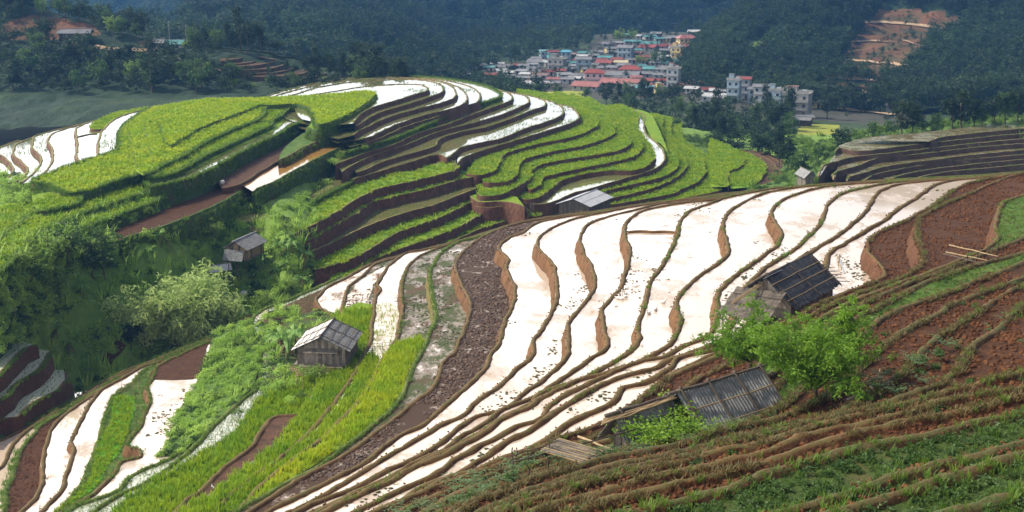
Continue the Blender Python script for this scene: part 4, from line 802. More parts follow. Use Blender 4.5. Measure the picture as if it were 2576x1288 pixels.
# young seedlings standing in rows in the flooded paddies
def rows_pts(q, sx=.28, sy=.28, j=.05):
    g = np.round(q[:, :2] / (sx, sy)) * (sx, sy); g = np.unique(g, axis=0); g = g + rng.normal(0, j, g.shape); return np.concatenate([g, np.full((len(g), 1), q[0, 2])], 1)
sp_pts = [rows_pts(dens_pts(k, 14, above(k, NEAR)), .3, .3) for k in ('a7', 'a8')]
scatter('rice_seedlings', np.concatenate(sp_pts), sprig, seed=8)
hs = []
for k in ['L%d' % i for i in range(2, 12)] + ['P1', 'gf', 'w2', 'w3', 'w6', 'm3', 'w1', 'd4']: 
    q = dens_pts(k, 3.0, above(k, HILL)); f = fbm(q * .09 + 3, 3); hs.append(q[(f > (.30 if k in ('P1', 'L2', 'L3', 'L4', 'L5', 'L6') else .08)) & (rng.rand(len(q)) < .5)])
for k in ('q1', 'q2', 'q3'): hs.append(rows_pts(dens_pts(k, 4, above(k, ['q1', 'q2', 'q3'])), .6, .6))
scatter('hill_seedlings', np.concatenate(hs), sprigH, seed=9)
# grass along bund edges
def fringe(keys, per_m, thr=-.1, off=-.25, fs=.25, zz=.12):
    out = []
    for k in keys:
        poly, z, nl, sg = LAY[k]; b = poly[:nl]; L_ = np.linalg.norm(np.diff(b, axis=0), axis=1); n = int(L_.sum() * per_m)
        i = rng.choice(nl - 1, n, p=L_ / L_.sum()); t = rng.rand(n, 1); q = b[i] * (1 - t) + b[i + 1] * t; tt = b[i + 1] - b[i]; nn = np.stack([tt[:, 1], -tt[:, 0]], 1) * sg; nn /= np.maximum(np.linalg.norm(nn, axis=1, keepdims=True), 1e-6)
        o_ = (off if not callable(off) else 0) + rng.normal(0, .12, (n, 1)); q = q + nn * o_
        q = np.concatenate([q, np.full((n, 1), z + zz)], 1); u, v = proj(q); q = q[(u > -40) & (u < 2620) & (v < 1320)]
        out.append(q[fbm(q * fs, 3) > thr])
    return np.concatenate(out)
scatter('bund_grass', fringe(['a5', 'a6', 'a7', 'a8', 'a9', 'a2', 'b3'], 9, -.35), grassL, .3, .8, seed=11)
scatter('bund_grass', fringe(['b2', 'b3', 'a5', 'a6', 'a7', 'a8', 'b9', 'b10', 'a1', 'b11', 'b12'], 4, .08), grassL, .4, .8, seed=12)
scatter('bund_grass', fringe(['r2', 'r3', 'r4', 'r5', 'r6', 'r7', 'c2', 'c3', 'c4', 'b15', 'b16'], 9, -.1), dryL, .7, 1.5, seed=13)
scatter('bund_weeds', np.concatenate([fringe(['r2', 'r3', 'r4', 'r5', 'r6', 'r7', 'c2', 'c3', 'c4', 'b17', 'b16', 'b15'], 4, .12), fringe(['c5', 'c6', 'c7', 'c8'], 7, -.1)]), grassL, .3, .7, seed=14)
scatter('bank_grass', fringe(['dome', 'd2', 'd3', 'd5', 's1', 's0', 'sl', 'L6', 'm0', 'lp', 'd4'], 7, -.5, off=.15, zz=0), grassL, .9, 1.9, seed=15)
scatter('bank_grass', fringe(['L%d' % i for i in range(7, 12)] + ['m1', 'm2', 'm3', 'm4', 'm5', 'm6', 'P1', 'L2', 'L3', 'L4', 'L5'], 2.5, .05, off=-.2), grassL, .5, .9, seed=16)
# ---- clods on ploughed and tilled ground
MT['clodD'] = M('wet_clod', [(.35, (.035, .018, .009)), (.65, (.10, .05, .025))], 1.5, rough=.55, spec=.3, bump=.04, bscale=10)
MT['clodR'] = M('dry_red_clod', [(.3, (.035, .013, .005)), (.5, (.095, .036, .013)), (.7, (.16, .068, .026))], 1.0, bump=.04, bscale=10)
MT['clodW'] = M('weed_clod', [(.35, (.045, .035, .02)), (.6, (.05, .065, .018))], 1.5, rough=.6, bump=.04, bscale=10)
clD = lib([lump(i, 'clodD', .5) for i in range(5)], 'mud_clod'); clR = lib([lump(i + 9, 'clodR', .7) for i in range(6)], 'red_clod'); clW = lib([lump(i + 19, 'clodW', .4) for i in range(4)], 'weed_clod')
q = dens_pts('b4', 13, above('b4', NEAR)); f = fbm(q * .12 + 7, 3); q = q[f > -.30]
scatter('mud_clods', q, clD, .10, .24, tilt=.5, seed=21)
q = np.concatenate([dens_pts(k, 3.5, above(k, NEAR)) for k in ('b2', 'b3', 'b0')]); f = fbm(q * .22 + 2, 4); q1 = q[f > .02]
q1 = q1[~inside(np.array([at_drop(u, v, 40)[:2] for u, v in P('600,1300 700,1190 800,1120 880,1045 935,960 962,905 990,868 1055,850 1070,862 1046,902 1026,939 1010,986 972,1039 926,1076 859,1126 733,1206 590,1300 560,1335')]), q1)]
scatter('stubble_mud', q1, clW, .08, .22, tilt=.4, seed=22)
tl = []
for k, d_ in (('b15', 9), ('b16', 9), ('r2', 11), ('r4', 12), ('r5', 12), ('r6', 13), ('r7', 13), ('c2', 14), ('c3', 16), ('c4', 18), ('a2', 5)): 
    q = dens_pts(k, d_, above(k, NEAR)); tl.append(q)
q = np.concatenate(tl); f = fbm(q * .5, 3); q = q[f > -.25]; scatter('soil_clods', q, clR, .05, .17, tilt=.8, seed=23)
# lumps and stubble left in the flooded paddies, mostly in drifts
dr = []
for i, k in enumerate(['b5', 'b6', 'b7', 'b8', 'b9', 'b10', 'b11', 'b12', 'b13', 'b14', 'bb', 'a4', 'a6', 'a3']):
    q = dens_pts(k, 4.5, above(k, NEAR)); f = fbm(q * np.array((.16, .05, 1)) + i * 3.1, 3) + .55 * fbm(q * .55 + i, 2); dr.append(q[f > .46])
q = np.concatenate(dr); scatter('paddy_debris', q, clW, .05, .20, tilt=.3, seed=24)
# ---- weeds, ferns and flowers on the near slope
weedL = lib([shrub_mesh(i, 'lfM', .16, .20, 9, 5, .10) for i in range(5)] + [tuft(80 + i, 8, .26, .12, .02, 'lfG', .6) for i in range(2)] + [shrub_mesh(7, 'lfF', .18, .18, 9, 5, .11)], 'weed')
fernL = lib([fern(i) for i in range(4)], 'fern')
q = np.concatenate([dens_pts(k, 16, above(k, NEAR)) for k in ('c5', 'c6', 'c7', 'c8')]); f = fbm(q * .45, 3)
scatter('meadow_weeds', q[f > -.6], weedL, .5, 1.15, seed=31)
q = np.concatenate([dens_pts(k, d_, above(k, NEAR)) for k, d_ in (('b17', 3), ('r3', 3), ('r5', .8), ('r6', .6), ('r4', .8), ('r7', .8), ('c2', .9), ('c3', 1.2), ('c4', 1.2))]); f = fbm(q * .3 + 4, 3)
scatter('slope_weeds', q[f > .08], weedL, .6, 1.5, seed=32)
fp = np.concatenate([poly_pts(18.4, '960,1300 1150,1215 1300,1160 1500,1110 1560,1128 1700,1098 1880,1055 1990,1030 1958,1052 1720,1118 1560,1150 1350,1195 1150,1285', 1.6), poly_pts(17.3, '2060,990 2200,930 2420,850 2600,760 2600,800 2480,870 2330,960 2150,1020', .6)])
scatter('ferns', fp, fernL, .6, 1.5, seed=33); scatter('slope_weeds', fp[::2] + (.2, .1, 0), weedL, .8, 1.8, seed=34)

scatter('bund_clods', fringe(['r2', 'r3', 'r4', 'r5', 'r6', 'r7', 'c2', 'c3', 'c4', 'b15', 'b16', 'c5', 'c6', 'c7'], 16, -.4, off=-.12), clR, .03, .085, tilt=.9, seed=25)
scatter('bund_clods', fringe(['b4', 'b5', 'b6', 'b7', 'b8', 'b9', 'b10', 'b11', 'b12', 'b13', 'b14', 'b3', 'b1', 'a4', 'a6'], 5, -.2, off=-.1), lib([lump(i + 29, 'bank', .6) for i in range(4)], 'bund_clod'), .04, .11, tilt=.9, seed=26)
def wall_pts(keys, per_m, dep, umax=1e9, umin=-1e9):
    out = []
    for k in keys:
        poly, z, nl, sg = LAY[k]; b = poly[:nl]; L_ = np.linalg.norm(np.diff(b, axis=0), axis=1); n = int(L_.sum() * per_m)
        i = rng.choice(nl - 1, n, p=L_ / L_.sum()); t = rng.rand(n, 1); q = b[i] * (1 - t) + b[i + 1] * t; tt = b[i + 1] - b[i]; nn = np.stack([tt[:, 1], -tt[:, 0]], 1) * sg; nn /= np.maximum(np.linalg.norm(nn, axis=1, keepdims=True), 1e-6)
        h = rng.rand(n, 1) * dep; q = np.concatenate([q + nn * (.28 * h + .1), z - .2 - h], 1); u, v = proj(q); out.append(q[(u > max(-60, umin)) & (u < min(2640, umax)) & (v > -20) & (v < 1320)])
    return np.concatenate(out)

scatter('slope_grass', np.concatenate([dens_pts(k, 11, above(k, NEAR)) for k in ('b17', 'r3', 'a5')]), lib([tuft(120 + i, 9, .16, .12, .02, 'lfG', 1.0) for i in range(3)] + [tuft(125, 9, .14, .14, .03, 'lfO', 1.2)], 'short_grass'), .5, 1.2, seed=61)
scatter('bank_grass', fringe(['q1', 'q2', 'q3', 'a0', 'a2'], 6, -.3, off=.1, zz=.05), grassL, .5, 1.2, seed=62)

scatter('bank_grass', wall_pts(['dome', 'd2', 'd3', 'd4', 'd5', 's1', 's0', 'sl', 'cub', 'can', 'L6', 'm0', 'gl', 'gl2', 'domeA'], 7, 2.2), grassL, .9, 1.9, seed=63, tilt=.7)

scatter('bank_grass', wall_pts(['rs'], 10, 5), grassL, 1.2, 2.4, seed=64, tilt=.7)
scatter('bank_grass', fringe(['kA', 'kB', 'kC', 'kD', 'kE', 'kF', 'kG', 'kH'], 3, -.1), grassL, .5, 1.0, seed=65)
# ================================================================ WOODS
TR = {'dark': [make_tree(i, 9, 6, 6, 14, 70, 9, .75, 'lfD', .2) for i in (1, 2, 3)],
      'mid': [make_tree(i, 8, 5.5, 6, 14, 70, 9, .65, 'lfM', .17) for i in (4, 5, 6)],
      'pine': [make_tree(i, 13, 5.5, 9, 22, 90, 8, .7, 'lfD', .2, 'cone', .18) for i in (7, 8)],
      'light': [make_tree(i, 7, 5, 5.5, 14, 70, 9, .6, 'lfL', .13) for i in (9, 10)]}
def plume(seed, h=10, n=16, mat='lfB', spread=.45, leaf=.45, npl=22, down=.55):
    """feathery bamboo clump: arching culms carrying sprays of narrow leaves"""
    rg = np.random.RandomState(seed); tb = MB(); cb = MB(); pts = []
    for i in range(n):
        a = rg.uniform(0, 6.28); r0 = rg.uniform(0, .06) * h; hh = h * rg.uniform(.65, 1.05); k = spread * rg.uniform(.3, 1.1) * hh
        L_ = [Vector((math.cos(a) * (r0 + k * t ** 2.2), math.sin(a) * (r0 + k * t ** 2.2), hh * (t - .22 * t ** 4))) for t in np.linspace(0, 1, 7)]
        tb.tube(L_, [.05 * (1 - .85 * j / 6) for j in range(7)], 4)
        for t in np.linspace(.32, 1, 12):
            j = t * 6; q = L_[int(min(j, 5))].lerp(L_[int(min(j, 5)) + 1], j - int(min(j, 5))); pts.append(np.array(q) + rg.normal(0, .035, 3) * h)
    leaves_into(cb, rg, pts, npl, leaf, (h * .045, h * .045, h * .04), droop=down, asp=.3)
    return tb.mesh('culms', MT['culm'], True), cb.mesh('crown', MT[mat])
def put_clump(loc, rz, s, meshes, label, group=None, cat='bamboo', name='bamboo_clump'):
    e = empty(name, loc, label, cat, group, rz); e.scale = s if hasattr(s, '__len__') else (s,) * 3
    for n_, me in zip(('culms', 'crown'), meshes):
        o = bpy.data.objects.new(n_, me); COL.objects.link(o); o.parent = e
    return e
def sheet_pts(G, n, rg=rng):
    a = np.linalg.norm(np.cross(G[1:, :-1] - G[:-1, :-1], G[:-1, 1:] - G[:-1, :-1]), axis=2).ravel()
    u_, v_ = proj(G[:-1, :-1].reshape(-1, 3)); a = a * ((u_ > -80) & (u_ < 2660) & (v_ > -60) & (v_ < 1300)); i = rg.choice(len(a), n, p=a / a.sum())
    m = G.shape[1] - 1; r_, c_ = i // m, i % m; s, t = rg.rand(n, 1), rg.rand(n, 1)
    p = G[r_, c_] * (1 - s) * (1 - t) + G[r_ + 1, c_] * s * (1 - t) + G[r_, c_ + 1] * (1 - s) * t + G[r_ + 1, c_ + 1] * s * t
    u, v = proj(p); return p, u, v
def out_of(p, u, v, polys):
    k = np.ones(len(p), bool); q = np.stack([u, v], 1)
    for s_ in polys: k &= ~inside(np.array(P(s_)), q)
    return k
def in_(u, v, s_): return inside(np.array(P(s_)), np.stack([u, v], 1))
farL = lib([make_tree(i, 11, 8, 8, 9, 34, 7, 1.3, 'lfA', .25)[1] for i in range(30, 34)] + [make_tree(34, 15, 7, 11, 14, 40, 7, 1.2, 'lfA', .25, 'cone', .15)[1], make_tree(35, 10, 8, 7, 9, 34, 7, 1.2, 'lfA', .25)[1]], 'far_tree')
p, u, v = sheet_pts(FV, 15000); k = out_of(p, u, v, [])
scatter('distant_forest', p[k], farL, .8, 1.7, seed=41)
p, u, v = sheet_pts(SLV, 3800); k = out_of(p, u, v, MEADL); scatter('distant_forest', p[k], farL, .6, 1.3, seed=42)
p, u, v = sheet_pts(RHV, 7500); k = out_of(p, u, v, [SLIP, SLIP2, MEAD]); scatter('hillside_forest', p[k], farL, .45, 1.0, seed=43)
k2 = ~k & (rng.rand(len(p)) < .16); scatter('hillside_scrub', p[k2], farL, .15, .4, seed=44)
p, u, v = sheet_pts(VV, 7000); k = out_of(p, u, v, [VILL, YEL, '-100,240 600,240 900,250 900,330 -100,360', '2000,262 2420,262 2420,300 2300,330 2150,320 2000,300']) & (u > 650)
kf = k & ~((u > 1350) & (v > 225)); scatter('valley_forest', p[kf], farL, .45, 1.0, seed=45)
p, u, v = sheet_pts(VV, 1500); k = in_(u, v, VILL) & (fbm(p * .03) > -.25); scatter('village_greenery', p[k], farL, .25, .5, seed=46)
p, u, v = sheet_pts(RDV, 3400); RX = [CUT, '140,88 330,96 470,92 480,150 140,146', '540,132 660,130 880,172 880,228 690,228 540,190', '-100,235 1100,235 1100,400 -100,400']
k = out_of(p, u, v, RX); nr = np.where(k)[0]
scatter('ridge_undergrowth', p[nr[::2]], farL, .28, .55, seed=47)
kinds = ['dark', 'dark', 'mid', 'dark', 'mid']
for j, i in enumerate(nr[1::2][:110]):
    kd = kinds[j % 5]; 
    lb = {'dark': 'dark broadleaf tree in the wood on the shaded left ridge', 'mid': 'mid green bushy tree in the wood on the shaded left ridge'}[kd]
    put_tree('ridge_tree', TR[kd][j % 3], p[i] - (0, 0, .3), rng.uniform(0, 6.28), rng.uniform(.75, 1.25), lb, 'trees of the wood on the left ridge' if kd == 'dark' else 'greener trees of the wood on the left ridge')
bR = bvh_of(RDV); bV = bvh_of(VV); bK = bvh_of(KV); bRav = bvh_of(RV); bH = bvh_of(RHV)
bFar = bvh_of(FV)
def gp(b, u, v, y=400):
    q = hit(b, u, v) or hit(bFar, u, v); return np.array(q) if q is not None else at_dist(u, v, y)
for (u, v, s, kd, lb) in ((605, 128, 1.35, 'pine', 'tall dark pine standing above the left end of the brown ridge terraces'), (622, 133, 1.2, 'dark', 'round dark tree beside the tall pine above the ridge terraces'), (580, 128, .9, 'pine', 'slim pine left of the tall pine above the ridge terraces'),
        (490, 118, .95, 'mid', 'tree right behind the white-walled farmhouse on the ridge'), (470, 125, .6, 'light', 'small pale tree at the corner of the white-walled farmhouse'), (520, 122, 1.0, 'dark', 'dark tree between the farmhouse and the pines'), (548, 125, .95, 'mid', 'spreading tree halfway between the farmhouse and the pines'),
        (285, 90, 1.1, 'light', 'pale feathery tree on the crest right of the red cutting'), (305, 92, .9, 'mid', 'green tree on the crest over the dirt road'), (345, 100, .8, 'mid', 'low tree at the right end of the crest meadow'), (420, 105, 1.0, 'dark', 'dark tree behind the roof of the white-walled farmhouse'),
        (105, 38, 1.0, 'light', 'tall pale tree growing on top of the red cutting'), (165, 50, 1.2, 'mid', 'largest tree on top of the red cutting'), (200, 55, .9, 'dark', 'dark tree at the right end above the red cutting'), (60, 35, 1.4, 'dark', 'big dark tree at the upper left above the red cutting'), (20, 30, 1.5, 'dark', 'darkest tree crown in the top left corner'),
        (335, 205, 1.0, 'light', 'bright feathery bamboo-like tree low on the shaded ridge'), (375, 215, .9, 'light', 'light green tree to the right of the feathery one low on the ridge')):
    put_tree('pine_tree' if kd == 'pine' else 'ridge_tree', TR[kd][int(u) % len(TR[kd])], gp(bR, u, v + 4) - (0, 0, .3), u * .7, s, lb)
for j, (u, v, s) in enumerate(((775, 185, 1.0), (800, 188, 1.1), (830, 192, 1.15), (860, 193, .95), (885, 196, 1.1), (915, 200, 1.15), (942, 203, 1.05), (965, 205, .9), (1000, 207, .6), (720, 178, .5), (740, 182, .5))):
    put_tree('pine_tree', TR['pine' if j % 2 else 'dark'][j % 2], gp(bR, u, v + 3, 430) - (0, 0, 1), j * 1.3, s * .85, 'dark pine in the row behind the top white paddies', 'row of pines behind the crest paddies')
for j in range(14):
    u = 560 + j * 36 + rng.uniform(-12, 12); v = 222 + rng.uniform(-8, 6)
    put_tree('small_tree', TR['light'][j % 2], gp(bR, u, v, 400) - (0, 0, .3), j, rng.uniform(.35, .55), 'small grey-green tree just beyond the hill crest', 'small trees beyond the hill crest')
p, u, v = sheet_pts(VV, 5200); k = in_(u, v, '1500,250 1560,236 1700,262 1800,278 1880,296 1985,305 2000,335 2005,400 1960,430 1800,420 1620,330'); scatter('valley_wood_undergrowth', p[k], farL, .35, .8, seed=49)
# the wood between the hill and the village
p, u, v = sheet_pts(VV, 1500); WOOD = '1480,262 1540,240 1800,268 1880,285 1990,300 2000,330 2005,400 1960,430 1800,420 1620,330'
k = np.where(in_(u, v, WOOD))[0][:80]
for j, i in enumerate(k):
    kd = ['dark', 'mid', 'dark', 'pine', 'mid'][j % 5]
    put_tree('wood_tree', TR[kd][j % 2], p[i] - (0, 0, .4), rng.uniform(0, 6), rng.uniform(.75, 1.15), {'dark': 'dark tree in the wood between the terraced hill and the village', 'mid': 'greener tree in the wood between the terraced hill and the village', 'pine': 'pointed pine in the wood between the terraced hill and the village'}[kd], {'dark': 'dark trees of the valley wood', 'mid': 'greener trees of the valley wood', 'pine': 'pines of the valley wood'}[kd])
for (u, v, s, kd, lb) in ((1525, 262, .95, 'dark', 'round dark tree in front of the long red roof'), (1470, 255, .8, 'mid', 'thin tree beside the pink villa'), (1590, 262, .7, 'dark', 'dark tree right of the long red roof'), (1400, 245, .8, 'mid', 'lone tree behind the crest left of the yellow field'), (1690, 268, 1.0, 'dark', 'dark spreading tree in front of the white three-storey house'),
        (1640, 170, 1.2, 'mid', 'wide flat-topped tree in the middle of the village'), (1670, 172, 1.1, 'mid', 'second flat-topped tree, right of the wide one in the village'), (1610, 165, 1.0, 'light', 'pale leaning tree left of the flat-topped ones in the village'), (1980, 320, 1.3, 'pine', 'tall dark tree in front of the concrete houses'), (2080, 300, 1.1, 'dark', 'dark tree between the concrete house and the brick yard'), (1770, 190, .9, 'mid', 'tree above the yellow house with the red roof'),
        (1560, 110, 1.5, 'light', 'large feathery bamboo-like crown above the village'), (1590, 105, 1.3, 'light', 'right-hand part of the feathery crowns above the village'), (1890, 95, 1.3, 'mid', 'pillar-shaped tree at the foot of the right hill')):
    put_tree('village_tree', TR[kd][int(u) % 2], gp(bV, u, v, 560) - (0, 0, .3), u, s, lb)
# trees on the right spur above the shaded terraces
for j, (u, v, s, kd) in enumerate(((2040, 420, .7, 'light'), (2060, 410, .85, 'mid'), (2085, 396, .8, 'light'), (2110, 385, .9, 'dark'), (2135, 372, .8, 'mid'), (2160, 366, .7, 'light'), (2185, 360, .9, 'mid'), (2210, 352, .75, 'light'), (2240, 350, .8, 'mid'), (2270, 345, 1.35, 'dark'), (2295, 342, 1.15, 'dark'), (2320, 340, .8, 'mid'), (2345, 338, .9, 'mid'), (2370, 335, .7, 'light'), (2395, 330, 1.2, 'dark'), (2420, 330, 1.5, 'dark'), (2450, 326, 1.1, 'dark'), (2470, 322, .95, 'mid'), (2500, 318, 1.2, 'dark'), (2530, 314, 1.3, 'mid'), (2560, 310, 1.2, 'dark'), (2590, 306, 1.3, 'dark'), (2225, 360, .4, 'light'), (2260, 358, .4, 'mid'), (2300, 355, .4, 'light'), (2020, 435, .7, 'dark'), (2000, 440, .8, 'mid'), (1985, 425, .9, 'pine'), (1960, 415, .8, 'dark'))):
    lb = ['bright tree of the belt above the shaded right terraces', 'green tree of the belt above the shaded right terraces', 'tall dark tree of the belt above the shaded right terraces'][('light', 'mid', 'dark', 'pine').index(kd) if kd != 'pine' else 2]
    q = gp(bK, u, v - 2, 335)
    put_tree('spur_tree', TR[kd][j % 2], q - (0, 0, .4), j * 2.1, s * .8, lb, {'light': 'bright trees on the right spur', 'mid': 'green trees on the right spur', 'dark': 'tall dark trees on the right spur', 'pine': 'tall dark trees on the right spur'}[kd])
shr = lib([shrub_mesh(i, 'lfM', .8, .8, 22, 9, .26) for i in range(2)] + [shrub_mesh(i + 5, 'lfL', .7, .8, 20, 9, .24) for i in range(3)] + [shrub_mesh(9, 'lfG', .9, .6, 20, 9, .3)] + [tuft(90, 16, 1.3, .5, .12, 'lfG', .8)], 'undergrowth_bush')
shv = lib([shrub_mesh(i + 15, 'lfV', .8, .8, 20, 9, .27) for i in range(4)] + [shrub_mesh(20, 'lfM', .8, .8, 22, 9, .26), tuft(91, 16, 1.3, .5, .12, 'lfV', .8)], 'ravine_bush')
p, u, v = sheet_pts(KV, 1300); k = (v < 372) | (u < 2100); scatter('spur_undergrowth', p[k], shr, .7, 1.8, seed=48)
# ================================================================ THE RAVINE
p, u, v = sheet_pts(RV, 9000); f = fbm(p * .07, 3); NOB = out_of(p, u, v, ['285,565 400,532 560,470 625,460 640,500 560,548 480,578 400,612 290,645', '600,460 720,380 900,320 925,400 810,465 715,515 640,530'])
k = NOB & (u < 1000) & (v > 440) & ((f > -.28) | (rng.rand(len(p)) < .3)); scatter('ravine_undergrowth', p[k], shv, .4, 1.5, seed=51)
f = fbm(p * .11 + 5, 3); k = NOB & (u < 1000) & (v > 560) & (f > -.15) & (rng.rand(len(p)) < .5); scatter('ravine_tall_grass', p[k] + (0.3, .2, 0), lib([tuft(100 + i, 18, 1.5, .5, .10, 'lfV', .7) for i in range(3)], 'tall_grass'), .6, 1.4, seed=52)
p, u, v = sheet_pts(RV, 5000); k = (u > 1700) & (v > 340) & (v < 470) & ~((u > 1790) & (u < 1960) & (v > 350)); scatter('ravine_undergrowth', p[k], shr, .6, 1.6, seed=53)
bush = [shrub_mesh(60 + i, m_, 1.1, 1.0, 30, 11, .26) for i, m_ in enumerate(('lfV', 'lfL', 'lfV', 'lfG'))]
def put_bush(loc, s, i, label, group=None, name='shrub'):
    o = bpy.data.objects.new(name, bush[i % 4]); COL.objects.link(o); o.location = loc; o.scale = s if hasattr(s, '__len__') else (s,) * 3; o.rotation_euler = (0, 0, i * 1.7); tag(o, label, 'shrub', group); return o
scatter('cliff_undergrowth', wall_pts(['d5', 's1', 'sl', 'rs'], 7, 7.5, umax=420), shv, .5, 1.3, seed=57, tilt=.5)
# hedge that climbs along the canal
for j, t in enumerate(np.linspace(0, 1, 30)):
    u0 = np.interp(t, [0, .3, .6, .85, 1], [420, 560, 700, 830, 900]); v0 = 36 + np.interp(t, [0, .3, .6, .85, 1], [585, 545, 482, 428, 395])
    q = at_drop(u0, v0, float(np.interp(t, [0, .3, .6, .85, 1], [43.4, 43.4, 43.3, 43.0, 42.4])))
    put_bush(q + rng.normal(0, .5, 3) * (1, 1, .2), rng.uniform(.8, 1.5), j, 'rounded green shrub in the hedge below the muddy canal', 'shrubs of the hedge below the canal')
for j, (u, v, D) in enumerate(((30, 480, 37.5), (60, 500, 37.4), (85, 500, 36.9), (15, 510, 37.3), (75, 475, 36.4), (0, 465, 37.6), (180, 468, 36.6), (240, 455, 36.6), (140, 486, 36.6))):
    put_bush(at_drop(u, v, D), rng.uniform(.9, 1.6), j + 1, 'dark shrub on the bank below the small white paddy at the left', 'shrubs below the small left paddy')
for j, (u, v, s, kd, lb) in enumerate(((128, 690, .95, 'light', 'slender yellow-green tree at the left of the ravine'), (168, 668, .85, 'mid', 'thin grey-green tree next to the slender one in the ravine'), (262, 705, .95, 'mid', 'flat-crowned dark green tree below the red soil strip'), (235, 700, .8, 'mid', 'green tree joined to the left of the flat-crowned one'), (535, 610, .62, 'light', 'rounded yellow-green tree uphill of the stilt house'),
        (580, 590, .35, 'mid', 'small bush-like tree left of the trellis'), (720, 600, .5, 'light', 'small papaya-like tree behind the trellis'), (668, 800, .62, 'light', 'round leafy bright tree just beyond the spur edge'), (735, 745, .5, 'light', 'low light green tree beyond the spur edge, beside banana leaves'), (150, 760, .8, 'light', 'shaggy tree in the middle of the left slope'), (40, 700, .7, 'light', 'bushy tree at the left frame edge under the bright rice'), (100, 730, .6, 'light', 'low tree on the left ravine slope'), (330, 880, .5, 'dark', 'dark tree beside the red footpath'), (410, 900, .45, 'light', 'small pale tree right above the spur edge'))):
    put_tree('ravine_tree', TR[kd][j % 2], gp(bRav, u, v, 195) - (0, 0, .3), j * 1.1, s, lb)
big = [plume(1, 11, 26, spread=.5, leaf=.75, npl=15), plume(2, 10, 24, spread=.55, leaf=.7, npl=15)]
for j, (u, v, s, i, lb) in enumerate(((450, 890, 1.25, 0, 'tallest pale bamboo clump in front of the stilt house'), (525, 875, 1.15, 1, 'right-hand pale bamboo clump touching the grey lean-to roof'), (375, 880, .95, 1, 'lower left bamboo clump with arching sprays'), (560, 850, .6, 0, 'small bamboo clump at the right under the stilt house'), (480, 905, .9, 1, 'front bamboo clump showing bare culms'))):
    put_clump(gp(bRav, u, v, 190) - (0, 0, .3), j * 2., s, big[i], lb, 'pale bamboo clumps below the stilt house')
BA = [banana(i) for i in (1, 2, 3)]
for j, (u, v, s, lb) in enumerate(((402, 620, 1.0, 'banana plant with a yellow dead leaf under the red soil strip'), (378, 645, .7, 'small banana plant left of the stilt house'), (205, 745, 1.0, 'banana plant with drooping leaves in the left slope'), (145, 850, .9, 'bright young banana plant on the lower left slope'), (170, 880, .7, 'short banana plant below the bright one'), (185, 640, .6, 'single upright banana leaf among the ravine trees'),
        (705, 640, .95, 'banana plant nearest the trellis'), (735, 635, 1.0, 'pale-leaved banana plant right of the trellis'), (765, 665, 1.1, 'tall upright banana plant with glossy leaves'), (780, 690, .8, 'banana plant at the foot of the red terraces'), (715, 680, .7, 'banana plant in the middle of the garden'), (690, 690, .6, 'low banana plant under the house posts'), (640, 700, .6, 'banana plant in front of the house posts'), (760, 720, .8, 'banana plant above the spur edge'), (628, 740, .6, 'lone banana plant beside the white sack'), (670, 660, .6, 'banana plant behind the house posts'), (770, 775, .6, 'bright upright banana leaf at the spur edge'))):
    put_banana(BA[j % 3], gp(bRav, u, v, 200) - (0, 0, .2), j * 1.3, s, lb)
for j, (u, v, s, lb) in enumerate(((2075, 452, 1.1, 'banana plant beside the little grey house at the right'), (2060, 455, .9, 'banana plant pressed against the little grey house'), (1995, 425, .9, 'banana plant left behind the little grey house'), (2090, 455, .8, 'outermost banana plant right of the little grey house'))):
    put_banana(BA[j % 3], gp(bK, u, v, 300), j * 1.3, s, lb)
# bushy bank between the wide paddy and the rice hut
rows = [[(540, 832, 44.6), (525, 880, 45.0), (500, 950, 45.25), (445, 1040, 45.35), (422, 1100, 45.4), (392, 1160, 45.4)], [(580, 818, 44.0), (565, 870, 44.2), (545, 940, 44.4), (510, 1020, 44.6), (470, 1085, 44.8), (430, 1135, 45.0)], [(632, 805, 43.5), (652, 870, 43.5), (642, 955, 43.6), (598, 1008, 43.7), (520, 1080, 43.9), (455, 1140, 44.3)]]
BNK, BV = sheet('grassy_bank', rows, 'grass', 40, 26, by='D', amp=.12, fs=.6)
p, u, v = sheet_pts(BV, 520); scatter('bank_undergrowth', p, shv, .25, .75, seed=55)
for j in range(26):
    i = rng.randint(len(p)); put_bush(p[i], rng.uniform(.5, .95), j, 'leafy bush on the steep green bank above the wide paddy', 'bushes on the bank above the wide paddy')
p2 = poly_pts(43.2, '655,805 700,770 780,780 860,790 925,800 915,870 880,850 760,860 700,900 720,950 760,1000 700,1000 640,980 650,900', .9)
for D_ in (43.8, 43.0): patch(D_, '690,845 730,805 800,782 860,795 905,850 905,900 840,925 770,985 700,982 668,965 690,900', 'weed', 'garden_ground', dz=.05)
scatter('hut_undergrowth', p2, shv, .4, 1.0, seed=56)
scatter('hut_tall_grass', poly_pts(42.6, '840,800 900,800 920,870 880,890 850,850', 3), lib([tuft(110 + i, 18, 1.0, .3, .06, 'lfR', .7) for i in range(3)], 'hut_grass'), .8, 1.5, seed=57)
for j, (u, v, D, s, lb) in enumerate(((722, 905, 42.9, 1.25, 'broad-leaved banana plant at the left of the rice hut'), (745, 885, 42.7, 1.15, 'upright banana plant behind the left eave of the rice hut'), (700, 880, 42.9, .9, 'arching banana plant over the seedling paddy'))):
    put_banana(BA[j % 3], at_drop(u, v, D), j * 1.9 + 1, s, lb)
for j, (u, v, D, s) in enumerate(((700, 975, 42.6, .8), (655, 975, 43.3, .9), (740, 965, 42.4, .7), (760, 1000, 42.2, .7), (730, 1010, 42.3, .6), (790, 985, 42, .5), (675, 985, 43.2, .8), (600, 1040, 43.6, .6), (710, 940, 42.6, 1.0))):
    put_bush(at_drop(u, v, D), s, j, 'low dark bush at the foot of the rice hut garden', 'bushes below the rice hut')
